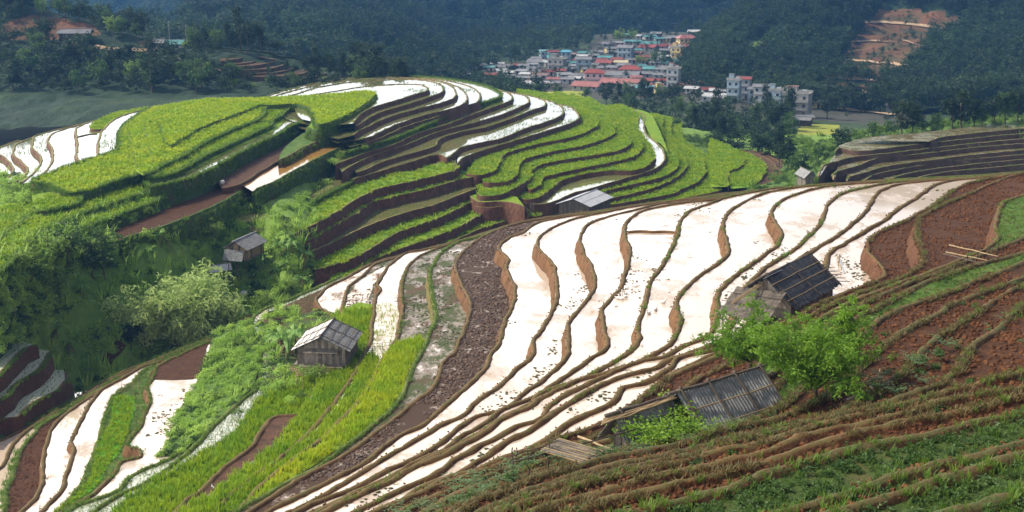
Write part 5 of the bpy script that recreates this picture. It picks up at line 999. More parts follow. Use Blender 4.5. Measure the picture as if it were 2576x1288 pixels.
for j, (u, v, D, s) in enumerate(((882, 325, 36.6, 1.0), (898, 340, 37.4, .8), (908, 356, 38, .9), (893, 372, 38.8, 1.1), (868, 352, 38.0, 1.0), (918, 372, 38.6, .8), (845, 330, 37.2, .9), (812, 326, 36.6, 1.0), (785, 330, 36.8, .8), (855, 395, 39.4, 1.1), (838, 410, 40.0, 1.1), (800, 338, 37.2, .9), (1300, 530, 50.3, .8), (1325, 533, 50.3, .9), (1290, 524, 50.2, .7), (1345, 531, 50.3, .8))):
    put_bush(at_drop(u, v, D), s, j, 'tufted green bush where the crest terraces meet the muddy canal' if u < 1000 else 'small bush on the bare bank left of the field shelter', 'bushes at the head of the canal' if u < 1000 else 'bushes left of the field shelter')
# peach trees by the grey-roofed shed
def leafy(seed, h, cw, n, mat='lfP', leaf=.13, nl=16):
    rg = np.random.RandomState(seed); tb = MB(); cb = MB()
    tb.tube([(0, 0, -.3), (.02, 0, .35), (-.03, .03, .8)], [.11, .09, .075], 7); pts = []
    for i in range(nl):
        a = 6.28 * i / nl + rg.normal() * .3; r_ = cw / 2 * rg.uniform(.45, 1.05); zt = h * rg.uniform(.42, 1.0) * (1 - .25 * (r_ / cw * 2) ** 2)
        st = Vector((0, 0, rg.uniform(.5, .85))); en = Vector((math.cos(a) * r_, math.sin(a) * r_, zt)); md = st.lerp(en, .5) + Vector((0, 0, .15)) + Vector(rg.normal(0, .08, 3))
        tb.tube([st, md, en], [.05, .03, .008], 5)
        for q in np.linspace(.35, 1.0, 9):
            b0 = st.lerp(md, q * 2) if q < .5 else md.lerp(en, q * 2 - 1)
            for _ in range(4):
                pts.append(np.array(b0) + rg.normal(0, .16, 3) * (1 + q) * (1, 1, .8))
    leaves_into(cb, rg, pts, int(n / len(pts)) + 1, leaf, (.10, .10, .09), droop=.5, asp=.42)
    return tb.mesh('trunk', MT['bark'], True), cb.mesh('crown', MT[mat])
t1 = leafy(5, 4.3, 5.2, 17000, leaf=.17, nl=22); t2 = leafy(8, 3.6, 4.3, 8000, leaf=.17, nl=18)
put_tree('peach_tree', t1, at_drop(2050, 1012, 18.35), .4, (1.0, 1.0, 1.0), 'large bright green tree with drooping leaves beside the corrugated roof', None)
put_tree('peach_tree', t2, at_drop(1888, 938, 19.9), 2.0, (1.05, 1.05, 1.0), 'smaller thinner green tree behind the left part of the corrugated roof', None)
# ================================================================ HOUSES OF THE VALLEY
def flatmat(name, c, rough=.7, var=.35, spec=.3, metal=0, sc_=.5, c2=None):
    m, nt, b, g = newmat(name); tcn = nt.nodes.new('ShaderNodeTexCoord')
    c2 = c2 or tuple(x * (1 - var) for x in c); nt.links.new(mix(nt, maprange(nt, noise(nt, g.outputs['Position'], sc_, 6, .65), .35, .65), c, c2), b.inputs['Base Color'])
    b.inputs['Roughness'].default_value = rough; b.inputs['Specular IOR Level'].default_value = spec; b.inputs['Metallic'].default_value = metal; return m
RC_ = {'r': ('red', (.25, .06, .05)), 'g': ('grey', (.18, .18, .19)), 't': ('blue-green', (.09, .24, .24)), 'w': ('white', (.40, .40, .41)), 'p': ('pinkish red', (.30, .12, .11)), 'b': ('brown', (.14, .08, .06)), 'y': ('pale yellow', (.46, .40, .26)), 'c': ('bright blue', (.10, .32, .45))}
WC_ = {'g': ('grey', (.28, .28, .27)), 'w': ('white', (.34, .35, .35)), 'y': ('yellow', (.52, .40, .16)), 'b': ('pale blue', (.27, .35, .40)), 'k': ('pink', (.60, .40, .40)), 'd': ('dark wooden', (.07, .05, .035)), 'c': ('bare concrete', (.30, .29, .27)), 't': ('turquoise', (.12, .38, .40))}
for k_, (n_, c_) in RC_.items(): MT['R' + k_] = flatmat('roof_' + n_.replace(' ', '_').replace('-', '_'), c_, .55, sc_=.25)
for k_, (n_, c_) in WC_.items(): MT['W' + k_] = flatmat('wall_' + n_.replace(' ', '_'), c_, .85, .25)
MT['glass'] = flatmat('window_dark', (.03, .04, .05), .2, spec=.6)
MT['metal'] = flatmat('steel_tank', (.5, .5, .5), .3, metal=.8)
_mc = {}
def boxmesh(name, d, mat):
    k = (name, tuple(round(x, 2) for x in d), mat)
    if k not in _mc: _mc[k] = MB().box((0, 0, 0), d).mesh(name, MT[mat])
    return _mc[k]
def child(par, name, me, loc=(0, 0, 0), rot=(0, 0, 0), sc_=None):
    o = bpy.data.objects.new(name, me); COL.objects.link(o); o.parent = par; o.location = loc; o.rotation_euler = rot
    if sc_ is not None: o.scale = sc_
    return o
def house(loc, rz, w_, d_, st, roof, rc, wc, label, group, name='village_house', far=False):
    h = 2.9 * st if st > 1 else 2.3; e = empty(name, loc, label, 'house', group, rz)
    child(e, 'wall', MB().box((0, 0, h / 2 - .5), (w_, d_, h + 1.0)).mesh('wall', MT['W' + wc]))
    ov = .8; rh = d_ * .22 if roof != 'H' else d_ * .26
    mb = MB()
    if roof in 'GH':
        hx = w_ / 2 + ov; hy = d_ / 2 + ov; rx = hx if roof == 'G' else hx - d_ * .42; z0 = h - .12; z1 = h + rh; t = .14
        for dz in (0, -t):
            mb.V += [(-hx, -hy, z0 + dz), (hx, -hy, z0 + dz), (hx, hy, z0 + dz), (-hx, hy, z0 + dz), (-rx, 0, z1 + dz), (rx, 0, z1 + dz)]
        mb.F = [(0, 1, 5, 4), (2, 3, 4, 5), (6, 10, 11, 7), (8, 11, 10, 9), (0, 6, 7, 1), (2, 8, 9, 3), (1, 7, 11, 5), (0, 4, 10, 6), (3, 9, 10, 4), (2, 5, 11, 8)]
        if roof == 'H': mb.F += [(1, 2, 5), (3, 0, 4)]
        mb.M = [0] * len(mb.F)
        if roof == 'G': child(e, 'gable', MB().add([(-w_ / 2, -d_ / 2, h), (-w_ / 2, d_ / 2, h), (-w_ / 2, 0, h + rh * .86), (w_ / 2, -d_ / 2, h), (w_ / 2, d_ / 2, h), (w_ / 2, 0, h + rh * .86)], [(0, 2, 1), (3, 4, 5), (0, 3, 5, 2), (1, 2, 5, 4)]).mesh('gable', MT['W' + wc]))
        child(e, 'roof', mb.mesh('roof', MT['R' + rc])); child(e, 'roof_ridge', boxmesh('roof_ridge', (2 * rx, .3, .16), 'Rg'), (0, 0, z1 + .06))
    elif roof == 'S':
        child(e, 'roof', MB().box((0, 0, 0), (w_ + 1, d_ + 1, .15)).mesh('roof', MT['R' + rc]), (0, 0, h + .25), (.14, 0, 0))
    else:
        child(e, 'roof', boxmesh('roof', (w_ + .5, d_ + .5, .22), 'Wc'), (0, 0, h + .1))
        for s in (-1, 1): child(e, 'parapet', boxmesh('parapet', (w_ + .5, .15, .7), 'Wc'), (0, s * (d_ / 2 + .18), h + .55))
        child(e, 'stair_house', MB().box((0, 0, 1.1), (w_ * .4, d_ * .4, 2.2)).mesh('stair_house', MT['W' + wc]), (-w_ * .2, 0, h + .2)); child(e, 'stair_roof', boxmesh('stair_roof', (w_ * .45, d_ * .46, .16), 'R' + rc), (-w_ * .2, 0, h + 2.45))
        child(e, 'water_tank', MB().tube([(-.8, 0, 0), (.8, 0, 0)], .5, 8).mesh('water_tank', MT['metal']), (w_ * .28, 0, h + .9))
    nw = max(2, min(6, int(w_ / 2.4)))
    for s_ in range(st):
        for i in range(nw):
            x = (i + .5 - nw / 2) * w_ / nw; z = 1.55 + 2.9 * s_
            if s_ == 0 and i == nw // 2: child(e, 'door', boxmesh('door', (1.0, .12, 2.0), 'Wd'), (x, -d_ / 2 - .03, 1.0)); continue
            fr = child(e, 'window', boxmesh('window', (1.15, .12, 1.25), 'Ww' if wc != 'w' else 'Wb'), (x, -d_ / 2 - .03, z)); child(fr, 'pane', boxmesh('pane', (.95, .06, 1.05), 'glass'), (0, -.06, 0))
        if st > 1:
            for i in range(2):
                fr = child(e, 'window', boxmesh('window', (.12, 1.1, 1.2), 'Ww' if wc != 'w' else 'Wb'), (-w_ / 2 - .03, (i - .5) * d_ * .45, 1.55 + 2.9 * s_)); child(fr, 'pane', boxmesh('pane', (.06, .9, 1.0), 'glass'), (-.06, 0, 0))
            if s_ > 0: child(e, 'balcony', boxmesh('balcony', (w_ * .9, 1.0, .14), 'Wc'), (0, -d_ / 2 - .55, 2.9 * s_ - .05)); child(e, 'railing', boxmesh('railing', (w_ * .9, .06, .8), 'W' + wc), (0, -d_ / 2 - 1.02, 2.9 * s_ + .4))
    return e
# x, y, width in the enlarged village view; roof shape, roof colour, wall colour, storeys
HV = '''55 112 48 G w d 1;255 100 95 G g d 1;355 92 60 G g d 1;437 82 40 G g d 1;130 290 85 H g g 1;210 285 55 G g d 1;370 290 50 G g w 1;480 288 60 G g w 1;562 262 105 G g g 1;560 240 60 G g w 1;608 236 40 S t b 2;660 240 62 G r t 2;748 240 58 H c b 2;690 292 105 F g c 2;
580 352 100 S b g 1;740 348 88 S g w 1;800 270 70 G t w 1;835 252 52 G r w 1;860 292 90 G g b 2;855 224 42 G w w 1;930 220 60 G g g 1;1000 236 80 G t b 1;1050 200 60 G g w 1;1132 212 92 G g b 2;1000 268 95 G r k 1;1075 245 60 G r w 1;1100 266 78 G y g 1;1160 312 130 H r k 1;
1115 350 200 G g w 1;1300 310 100 G t g 1;930 388 118 H r k 2;890 422 175 G p g 1;1105 402 250 G p g 1;1250 342 88 G g g 1;1270 386 80 G r g 1;1368 386 80 G r w 1;1255 436 110 S t g 1;1335 422 70 G r y 1;1358 446 80 F y y 1;1438 412 78 F r w 3;1562 352 108 G t g 1;1600 408 108 G r g 1;1690 400 92 S t w 1;
1742 342 118 H r y 2;1782 382 70 G g w 1;1850 402 120 G p w 1;1903 412 105 G r w 1;1655 446 60 G r g 1;1722 456 96 S w g 1;1702 494 148 S w w 1;1826 496 78 F g b 3;1892 482 72 G r w 3;1958 502 66 G g b 2;2000 540 78 G g w 3;2088 574 90 F g b 3;2232 592 165 F p c 3;2105 452 58 G g y 1;2190 466 84 G g y 1;2240 468 44 G t y 1;
2330 484 105 G b d 1;2352 532 50 S w y 1;1520 148 112 H p y 2;1652 138 130 G p y 1;1762 124 78 G t w 1;1742 150 58 G r y 1;1620 162 110 G t g 1;1468 166 115 G p g 1;1574 64 72 G w d 1;1765 68 34 S w g 1;1660 78 42 G g d 1;1540 30 62 G g d 1;1440 102 60 G g d 1;1330 76 60 G g d 1;1300 22 42 G g g 1;1430 10 48 G g d 1;
1280 166 100 G r g 1;1290 146 100 G t g 1;1372 160 78 G r w 1;1192 186 60 G t g 1;1460 212 66 F p y 2;1512 216 58 G r w 1;1440 272 126 G t g 1;1490 302 105 G r g 1;1540 290 96 G g g 1;1400 312 120 G g w 1;1522 240 48 G g w 1;1704 252 54 G g d 1;1866 256 80 G g g 1;1600 280 58 G g w 1;425 408 92 G g w 1;540 408 98 G w w 1;
612 404 56 G w g 1;350 380 58 S w g 1;830 352 60 G g w 1;950 302 50 G g g 1;2276 632 66 G g d 1;1048 300 50 G g g 1;975 250 40 G r w 1;900 250 50 G g g 1;1330 270 60 G g g 1;1220 290 44 G t w 1;1350 350 60 G g b 1;1420 360 60 G g g 1;1500 350 50 G g w 1;1650 360 50 G g g 1;1560 440 50 G w w 1;1790 430 60 G g g 1;1940 450 60 G g w 1;1160 250 60 G g w 1;1240 230 56 G r g 1;1550 200 50 G w g 1;1690 300 50 G g g 1;1320 210 60 G g y 1;1390 230 50 G w g 1;1480 250 60 G g g 1;770 310 50 G g g 1;1200 425 50 G g g 1;1830 440 70 G g b 2;2140 500 60 G g w 2'''
HR = '''2340 505 150 G t b 1;2170 508 60 S w y 1;1890 628 78 G g d 1;2000 630 100 G g d 1;2180 636 80 G w d 1;1640 720 60 S y d 1;1802 752 95 G g d 1;1585 838 80 G g g 1;1420 892 108 G t b 1;1520 910 130 H g g 1;1930 872 84 H r g 2;1942 912 76 G g g 1;2018 808 66 G g d 1;1182 914 84 S w y 1;905 948 60 G g d 1;1156 886 60 G g g 1;1300 830 50 S p k 1;230 486 60 G g d 1;430 500 76 G g g 1;280 600 60 G g w 1;2400 500 50 G g d 1'''
HS_ = []
for src_, (ox, oy, k_) in ((HV, (1132, 62.9, .3907)), (HR, (1718, 0, 1 / 3.))):
    for t in src_.replace('\n', '').split(';'):
        a = t.split(); HS_.append((ox + float(a[0]) * k_, oy + float(a[1]) * k_, float(a[2]) * k_, a[3], a[4], a[5], int(a[6])))
r4 = random.Random(9); _pl = np.array(P('1180,178 1350,158 1480,140 1560,95 1700,92 1800,120 1840,180 1800,240 1690,225 1560,215 1400,222 1150,200'))
for _ in range(4000):
    if len(HS_) > 205: break
    u, v = r4.uniform(1150, 1850), r4.uniform(90, 245); w_ = r4.uniform(15, 30)
    if not inside(_pl, np.array([[u, v]]))[0] or any(abs(u - h[0]) < (w_ + h[2]) * .42 and abs(v - h[1]) < 7 for h in HS_): continue
    HS_.append((u, v, w_, 'G' if r4.random() < .85 else 'S', r4.choice('gggggtttrrpwb'), r4.choice('ggwwkydb'), 1))
def zone(u, v):
    if u > 2090: return 'above the right tree belt'
    if u < 1310 and v < 110: return 'high on the dark slope'
    if u < 1350 and v < 190: return 'left of the village'
    if v > 212 and u < 1400: return 'behind the terraced hill crest'
    if v < 92: return 'above the village'
    if v < 133: return 'at the village top'
    if u > 1860: return 'in the tall block beside the village'
    if u > 1760: return 'below the green hill'
    if v < 180: return 'in mid village'
    if v < 218: return 'in the lower village'
    return 'on the village edge'
form = {'G': 'gabled', 'H': 'hipped', 'S': 'flat sloping', 'F': 'flat'}
size = lambda w: 'long' if w > 55 else ('small' if w < 24 else 'middle-sized')
keyf = lambda h: (RC_[h[4]][0], WC_[h[5]][0], h[6], size(h[2]), zone(h[0], h[1]))
from collections import defaultdict
grp = defaultdict(list)
for h in HS_: grp[keyf(h)].append(h)
ordn = ['leftmost', 'second from left', 'third from left', 'fourth from left', 'fifth from left', 'sixth from left', 'seventh from left', 'eighth from left', 'ninth from left', 'tenth from left', 'eleventh from left', 'twelfth from left']
hr = random.Random(4)
for h in HS_:
    u, v, wpx, rf, rcx, wcx, st = h; b_ = bH if (u > 2090) else bV; q = hit(b_, u, v) or hit(bFar, u, v); q = q or Vector(at_dist(u, v, 560)); 
    ww = max(5.0, wpx * q.y / FPX * 1.0); dd = min(ww * .7, 7.5) if ww < 16 else 8.0
    k = keyf(h); same = sorted(grp[k], key=lambda a: a[0]); st_ = {1: 'low', 2: 'two-storey', 3: 'three-storey'}[st]
    lb = f"{k[3]} {st_} {k[1]} house, {k[0]} roof, {k[4]}" if not (len(same) > 1) else f"{ordn[min(same.index(h), 11)]} {k[3]} {k[1]} house, {k[0]} roof, {k[4]}"
    house(q, R(hr.choice([-22, -15, -8, 12, 20, -28])) if st < 3 else R(-24), ww, dd, st, rf, rcx, wcx, lb, 'houses in the valley')
house(gp(bR, 193, 100, 455), R(4), 8.5, 5, 1, 'G', 'g', 'd', 'long brown barn with a pale grey roof under the red cutting', 'farmhouses on the ridge')
house(gp(bR, 166, 101, 455), R(4), 3.2, 4, 1, 'G', 'g', 'd', 'small shed at the left end of the long barn', 'farmhouses on the ridge', name='farm_shed')
house(gp(bR, 428, 127, 440), R(3), 8.0, 5, 1, 'G', 't', 'w', 'white-walled farmhouse with a pale green roof beside the dirt road', 'farmhouses on the ridge')
house(gp(bR, 398, 124, 440), R(3), 3, 4, 1, 'G', 'g', 'w', 'little annexe at the left end of the white-walled farmhouse', 'farmhouses on the ridge', name='farm_shed')
# dirt roads and benches
MT['dirt'] = M('pale_dirt_road', [(.3, (.30, .20, .12)), (.7, (.42, .30, .19))], .5)
def ribbon(b, pts, w_, name='dirt_road', mat='dirt', lift=.35):
    C_ = [hit(b, u, v) for u, v in P(pts)]; C_ = [np.array(c) for c in C_ if c is not None]
    if len(C_) < 2: return None
    L_ = smooth(C_, 3.0); t = np.gradient(L_, axis=0); n = np.stack([t[:, 1], -t[:, 0], 0 * t[:, 0]], 1); n /= np.maximum(np.linalg.norm(n, axis=1, keepdims=True), 1e-6)
    V = []
    for s in (-1, 1):
        for p_ in L_ + n * s * w_ / 2:
            r_ = b.ray_cast(Vector((p_[0], p_[1], 300)), Vector((0, 0, -1)))[0]; V.append((p_[0], p_[1], (r_.z if r_ else p_[2]) + lift))
    k = len(L_); F = [(j, j + 1, k + j + 1, k + j) for j in range(k - 1)]; o = mesh_obj(name, V, F, MT[mat], kind='structure')
    if F and o.data.polygons[0].normal.z < 0: o.data.flip_normals()
    return o
ribbon(bR, '165,113 195,117 230,119 270,124 310,127 345,128 375,127 390,123 382,120', 3.2)
ribbon(bR, '440,150 490,162 540,175 600,190 640,200', 1.6, 'footpath')
for s_ in ('2140,58 2200,58 2260,60 2320,66 2368,75', '2110,106 2160,106 2220,106 2290,109 2325,118', '2120,152 2160,155 2230,160 2290,167', '2070,196 2120,199 2180,203 2250,212', '2060,236 2120,228 2200,242 2240,252'): ribbon(bH, s_, 3.2, 'hillside_track', lift=.6)
ribbon(bV, '1560,92 1600,82 1660,70 1720,55', 3.0, 'dirt_road', lift=.6)
ribbon(bV, '2085,270 2140,280 2200,285 2250,292', 5.0, 'dirt_road', lift=.6)
ribbon(bRav, '268,950 262,925 275,900 292,880 305,860', 1.3, 'footpath', 'soil', .15)
# ================================================================ HUTS
MT['woodG'] = M('weathered_board', [(.3, (.10, .085, .07)), (.5, (.17, .145, .12)), (.7, (.24, .21, .17))], 2.5, bump=.01, bscale=12, scl=(1, 1, .3))
MT['woodK'] = M('blackened_shingle', [(.3, (.018, .019, .024)), (.5, (.035, .037, .045)), (.7, (.075, .075, .08))], 2.5, rough=.65, bump=.01, bscale=12)
MT['woodM'] = M('old_shingle', [(.3, (.05, .045, .04)), (.5, (.10, .085, .07)), (.7, (.18, .15, .12))], 2.5, bump=.01, bscale=12)
MT['corr'] = M('fibre_cement_sheet', [(.3, (.19, .19, .19)), (.5, (.28, .28, .28)), (.7, (.38, .38, .38))], 1.2, rough=.6, fine=(.14, .14, .14), fscale=4)
MT['corrW'] = M('light_roof_sheet', [(.3, (.34, .35, .38)), (.7, (.48, .49, .52))], 1.0, rough=.4, spec=.5)
MT['corrS'] = M('sunlit_roof_sheet', [(.3, (.40, .38, .36)), (.5, (.50, .48, .46)), (.7, (.56, .55, .53))], 1.0, rough=.5, spec=.5)  # lit slope's sun brightness put into the sheet colour; white sacks share it
MT['pole'] = M('dry_bamboo_pole', [(.3, (.22, .15, .08)), (.7, (.36, .27, .16))], 3)
MT['poleD'] = M('dark_pole', [(.3, (.05, .04, .03)), (.7, (.11, .085, .065))], 3)
def corr_mesh(w_, l_, mat, pitch=.19, amp=.028):
    n = max(2, int(round(w_ / pitch))) * 4; V = []; F = []
    for j, y in enumerate((0, l_)):
        for i in range(n + 1): V.append((w_ * i / n, y, amp * math.sin(2 * math.pi * i / 4)))
    F = [(i, i + 1, n + 2 + i, n + 1 + i) for i in range(n)]
    me = MB().add(V, F).mesh('roof_sheet', MT[mat], True); return me
def wobbly(p0, p1, r_, seed, n=6, w_=.05):
    rg = random.Random(seed); a, b = Vector(p0), Vector(p1); pts = [a.lerp(b, i / n) + (Vector((rg.uniform(-w_, w_), rg.uniform(-w_, w_), rg.uniform(-w_, w_) * .6)) if 0 < i < n else Vector()) for i in range(n + 1)]
    return tube(pts, [r_ * (1 - .25 * i / n) for i in range(n + 1)], 6)
def slope_frame(a, b, c):
    """matrix: x along a->b (ridge), y down the slope towards c, z out of the roof"""
    x = (b - a).normalized(); y = (c - a); y = (y - x * y.dot(x)).normalized(); z = x.cross(y)
    flip = z.z < 0
    if flip: z = -z
    return x, y, z, flip
def clad(e, rA, rB, eA, kind, mat, rows_, name, seed=0, over=.12, nx=None, poles=(), polem='pole', gap=.01):
    """cover one roof slope (ridge rA-rB, eave point eA under rA) with separate sheets or shingles"""
    rg = random.Random(seed); x, y, z, fl = slope_frame(rA, rB, eA)
    if fl: eA = eA + (rB - rA); rA, rB = rB, rA; x, y, z, fl = slope_frame(rA, rB, eA)
    Lx = (rB - rA).length; Ly = (eA - rA).dot(y)
    Mx = Matrix((x, y, z)).transposed().to_4x4() if not fl else Matrix((x, y, z)).transposed().to_4x4()
    rh = Ly / rows_
    if kind == 'corr':
        n = nx or max(1, int(round(Lx / .95))); wd = Lx / n; me = corr_mesh(wd + .04, rh + over, mat)
        for j in range(rows_):
            for i in range(n):
                p = rA + x * (i * wd) + y * (j * rh) + z * (.012 + .03 * (rows_ - j) / rows_ + .006 * (i % 2)); o = child(e, 'roof_sheet', me, p); o.rotation_mode = 'QUATERNION'
                o.rotation_quaternion = (Mx @ Matrix.Rotation(-.012 + rg.uniform(-.006, .006), 4, 'X')).to_quaternion()
    else:
        vars_ = [MB().box((0, 0, 0), (w0, rh + over + l0, .022)).mesh(name, MT[mat]) for w0, l0 in ((.20, 0), (.25, .06), (.30, -.04), (.23, .1))]
        for j in range(rows_):
            xx = 0
            while xx < Lx - .02:
                k = rg.randrange(4); w0 = (.20, .25, .30, .23)[k]; p = rA + x * (xx + w0 / 2) + y * ((j + .5) * rh + rg.uniform(-.04, .06)) + z * (.02 + .022 * (rows_ - j) + rg.uniform(0, .02))
                o = child(e, name, vars_[k], p); o.rotation_mode = 'QUATERNION'; o.rotation_quaternion = (Mx @ Matrix.Rotation(-.02, 4, 'X') @ Matrix.Rotation(rg.uniform(-.05, .05), 4, 'Z') @ Matrix.Rotation(rg.uniform(-.06, .06), 4, 'Y')).to_quaternion(); xx += w0 + gap
    up = .10 + .022 * rows_
    for j, t in enumerate(poles): child(e, 'roof_batten', MB().add(*wobbly(rA + y * (Ly * t) - x * .35 + z * up, rB + y * (Ly * t) + x * .3 + z * up, .035, seed + j)).mesh('roof_batten', MT[polem], True))
    return x, y, z, Lx, Ly, rA
def hut(label, ridge, Dr, eave, De, base, kindF='corr', matF='corr', kindB=None, matB=None, rows_=2, boards='woodG', floor=None, deep=None, group=None, cat='hut', name='wooden_hut', seed=1, poles=(), cross=3, walls=True, inset=.45, polem='pole', rname='shingle', nx=None, posts=True, ridge_m='woodG', bgap=.015, gable=True):
    A_, B_ = [Vector(at_drop(u, v, Dr)) for u, v in ridge]; Ea, Eb = [Vector(at_drop(u, v, De)) for u, v in eave]
    ax = (B_ - A_); ax.z = 0; ax.normalize(); pr = Vector((-ax.y, ax.x, 0)); m_ = (Ea + Eb) / 2 - (A_ + B_) / 2
    if pr.dot(m_) < 0: pr = -pr
    hw = m_.dot(pr); L_ = max((B_ - A_).length, 1); O = (A_ + B_) / 2; zb = CZ - base; zr = A_.z - zb; ze = Ea.z - zb
    e = empty(name, (O.x, O.y, zb), label, cat, group, 0)
    a = ax * (-L_ / 2); b = ax * (L_ / 2); RA = a + Vector((0, 0, zr)); RB = b + Vector((0, 0, zr)); dn = Vector((0, 0, ze))
    EF = a + pr * hw + dn; EB_ = a - pr * hw + dn
    sF = clad(e, RA, RB, EF, kindF, matF, rows_, rname, seed, poles=poles, polem=polem, nx=nx)
    sB = clad(e, RA, RB, EB_, kindB or kindF, matB or matF, rows_, rname, seed + 9, poles=poles, polem=polem, nx=nx)
    for S_ in (sF, sB):
        x, y, z, Lx, Ly, R0 = S_
        for i in range(cross):
            t = (i + .12) / (cross - .76) if cross > 1 else .5; t = min(t, .97); p = R0 + x * (Lx * t) + z * .15
            child(e, 'roof_pole', MB().add(*wobbly(p - y * .25, p + y * (Ly + .25), .05, seed + i, w_=.04)).mesh('roof_pole', MT['poleD'], True))
    child(e, 'ridge_cap', MB().add(*wobbly(RA - ax * .5 + Vector((0, 0, .12)), RB + ax * .4 + Vector((0, 0, .12)), .085, seed, w_=.03)).mesh('ridge_cap', MT[ridge_m], True))
    fl = floor or 0.; wi = hw - inset; Li = L_ / 2 - inset; c = [-ax * Li - pr * wi, ax * Li - pr * wi, ax * Li + pr * wi, -ax * Li + pr * wi]; rg = random.Random(seed)
    if posts:
        for k_ in range(4):
            for f_ in (0, .5):
                p = c[k_].lerp(c[(k_ + 1) % 4], f_); child(e, 'post', MB().add(*wobbly(p + Vector((0, 0, -.4)), p + Vector((0, 0, ze + .1)), .06, seed + k_, w_=.01)).mesh('post', MT['poleD'], True))
    if walls:
        for k_ in range(4):
            p0, p1 = c[k_], c[(k_ + 1) % 4]; d = (p1 - p0); Lw = d.length; d.normalize(); an = math.atan2(d.y, d.x); n = max(2, int(Lw / .34)); wd = Lw / n
            gab = k_ in (1, 3); slopes = (zr - ze) / hw
            for i in range(n):
                s = (i + .5) * wd; top = ze + .12
                if gab and gable: top = zr - abs(s - Lw / 2) * slopes - .12
                h_ = top - fl + rg.uniform(-.05, .03); p = p0 + d * s
                child(e, 'plank', MB().box((0, 0, h_ / 2), (wd - bgap, .03 + .01 * (i % 2), h_)).mesh('plank', MT[boards if rg.random() < .8 else 'woodM']), p + Vector((0, 0, fl)), (0, 0, an + rg.uniform(-.02, .02)))
    if floor:
        me = MB().box((0, 0, 0), (2 * Li + .5, .24, .05)).mesh('floor_board', MT['woodG']); an = math.atan2(ax.y, ax.x); nb = int((2 * wi + .8) / .27)
        for i in range(nb): child(e, 'floor_board', me, pr * (-wi - .4 + (i + .5) * .27) + Vector((0, 0, fl - .04)), (0, 0, an))
    return e, dict(ax=ax, pr=pr, L=L_, hw=hw, zr=zr, ze=ze, RA=RA, RB=RB, wi=wi, Li=Li)
# rice hut on stilts
e1_, h1 = hut('small stilted wooden hut with a grey sheet roof above the yellow-green rice', ((805, 849), (841, 802)), 38.0, ((877, 884), (912, 833)), 39.35, 41.75, 'corr', 'corr', 'corr', 'corrS', rows_=2, floor=.85, poles=(.25, .52, .8), cross=3, seed=3, polem='poleD')
ax, pr = h1['ax'], h1['pr']
fa = -ax * (h1['Li'] + .05)
# plank eyebrow over the gable wall, porch deck, ladder
for i in range(13):
    s = -1.55 + i * .26; child(e1_, 'shingle', MB().box((0, 0, 0), (.25, .72, .025)).mesh('shingle', MT['woodM']), fa - ax * .32 + pr * s + Vector((0, 0, 2.32 + .012 * (i % 2))), (.55 if False else 0, 0, math.atan2(pr.y, pr.x))).rotation_euler = (R(28), 0, math.atan2(pr.y, pr.x))
for i in range(4): child(e1_, 'floor_board', boxmesh('floor_board', (4.4, .22, .05), 'woodG'), fa - ax * (.15 + .24 * i) + Vector((0, 0, .8)), (0, 0, math.atan2(pr.y, pr.x)))
lad = MB()
for s in (-.25, .25): lad.tube([fa - ax * 1.1 + pr * (1.1 + s) + Vector((0, 0, -.3)), fa - ax * .95 + pr * (1.1 + s) + Vector((0, 0, .95))], .035, 5)
for k_ in range(4): lad.tube([fa - ax * 1.05 + pr * .8 + Vector((0, 0, .0 + k_ * .28)), fa - ax * 1.05 + pr * 1.4 + Vector((0, 0, .0 + k_ * .28))], .03, 5)
lo = bpy.data.objects.new('ladder', lad.mesh('ladder', MT['pole'])); COL.objects.link(lo); lo.location = e1_.location; tag(lo, 'short pole ladder leaning on the porch of the rice hut', 'ladder')
# shingled hut at the right edge of the white paddies
e2_, h2 = hut('large black-shingled hut with long bamboo battens beside the white paddies', ((1920, 699), (2039, 642)), 22.3, ((1988, 772), (2128, 718)), 24.15, 25.6, 'shingle', 'woodK', rows_=4, boards='woodG', seed=5, poles=(.27, .52, .78), cross=3, polem='pole', ridge_m='woodM')
ax, pr = h2['ax'], h2['pr']; E_ = e2_.location
for j in range(6):
    sk = h2['RB'] + pr * (.9 + .28 * j) + Vector((0, 0, -(.9 + .28 * j) * (h2['zr'] - h2['ze']) / h2['hw'])); child(e2_, 'shingle', boxmesh('shingle', (1.5, .2, .025), 'woodM'), sk + ax * .55, (0, R(8), math.atan2(ax.y, ax.x) - .15 - .05 * j))
# lean-to on its left gable
a0_ = h2['RA'] + Vector((0, 0, -1.0)) - pr * 1.9; b0_ = h2['RA'] + Vector((0, 0, -1.0)) + pr * 1.7; c0_ = a0_ - ax * 2.9 + Vector((0, 0, -1.15))
clad(e2_, a0_, b0_, c0_, 'sh', 'woodM', 4, 'shingle', 15, poles=(.25, .6), polem='poleD')
for s in (-1.7, 1.5): child(e2_, 'post', MB().add(*wobbly(h2['RA'] * 1 - ax * 2.6 + pr * s + Vector((0, 0, -h2['zr'] - .5)), h2['RA'] - ax * 2.6 + pr * s + Vector((0, 0, -2.1)), .06, 4)).mesh('post', MT['poleD'], True))
for j in range(3): child(e2_, 'ridge_pole', MB().add(*wobbly(h2['RB'] + Vector((0, 0, .2 + .05 * j)) - pr * .1 * j, h2['RA'] - ax * (4.4 - .5 * j) - pr * (.3 + .15 * j) + Vector((0, 0, -.95)), .05, 7 + j)).mesh('ridge_pole', MT['pole'], True))
child(e2_, 'ridge_sheet', boxmesh('ridge_sheet', (2.6, .34, .02), 'corrW'), h2['RA'] + ax * 1.2 + pr * .2 + Vector((0, 0, .06)), (R(-30), 0, math.atan2(ax.y, ax.x)))
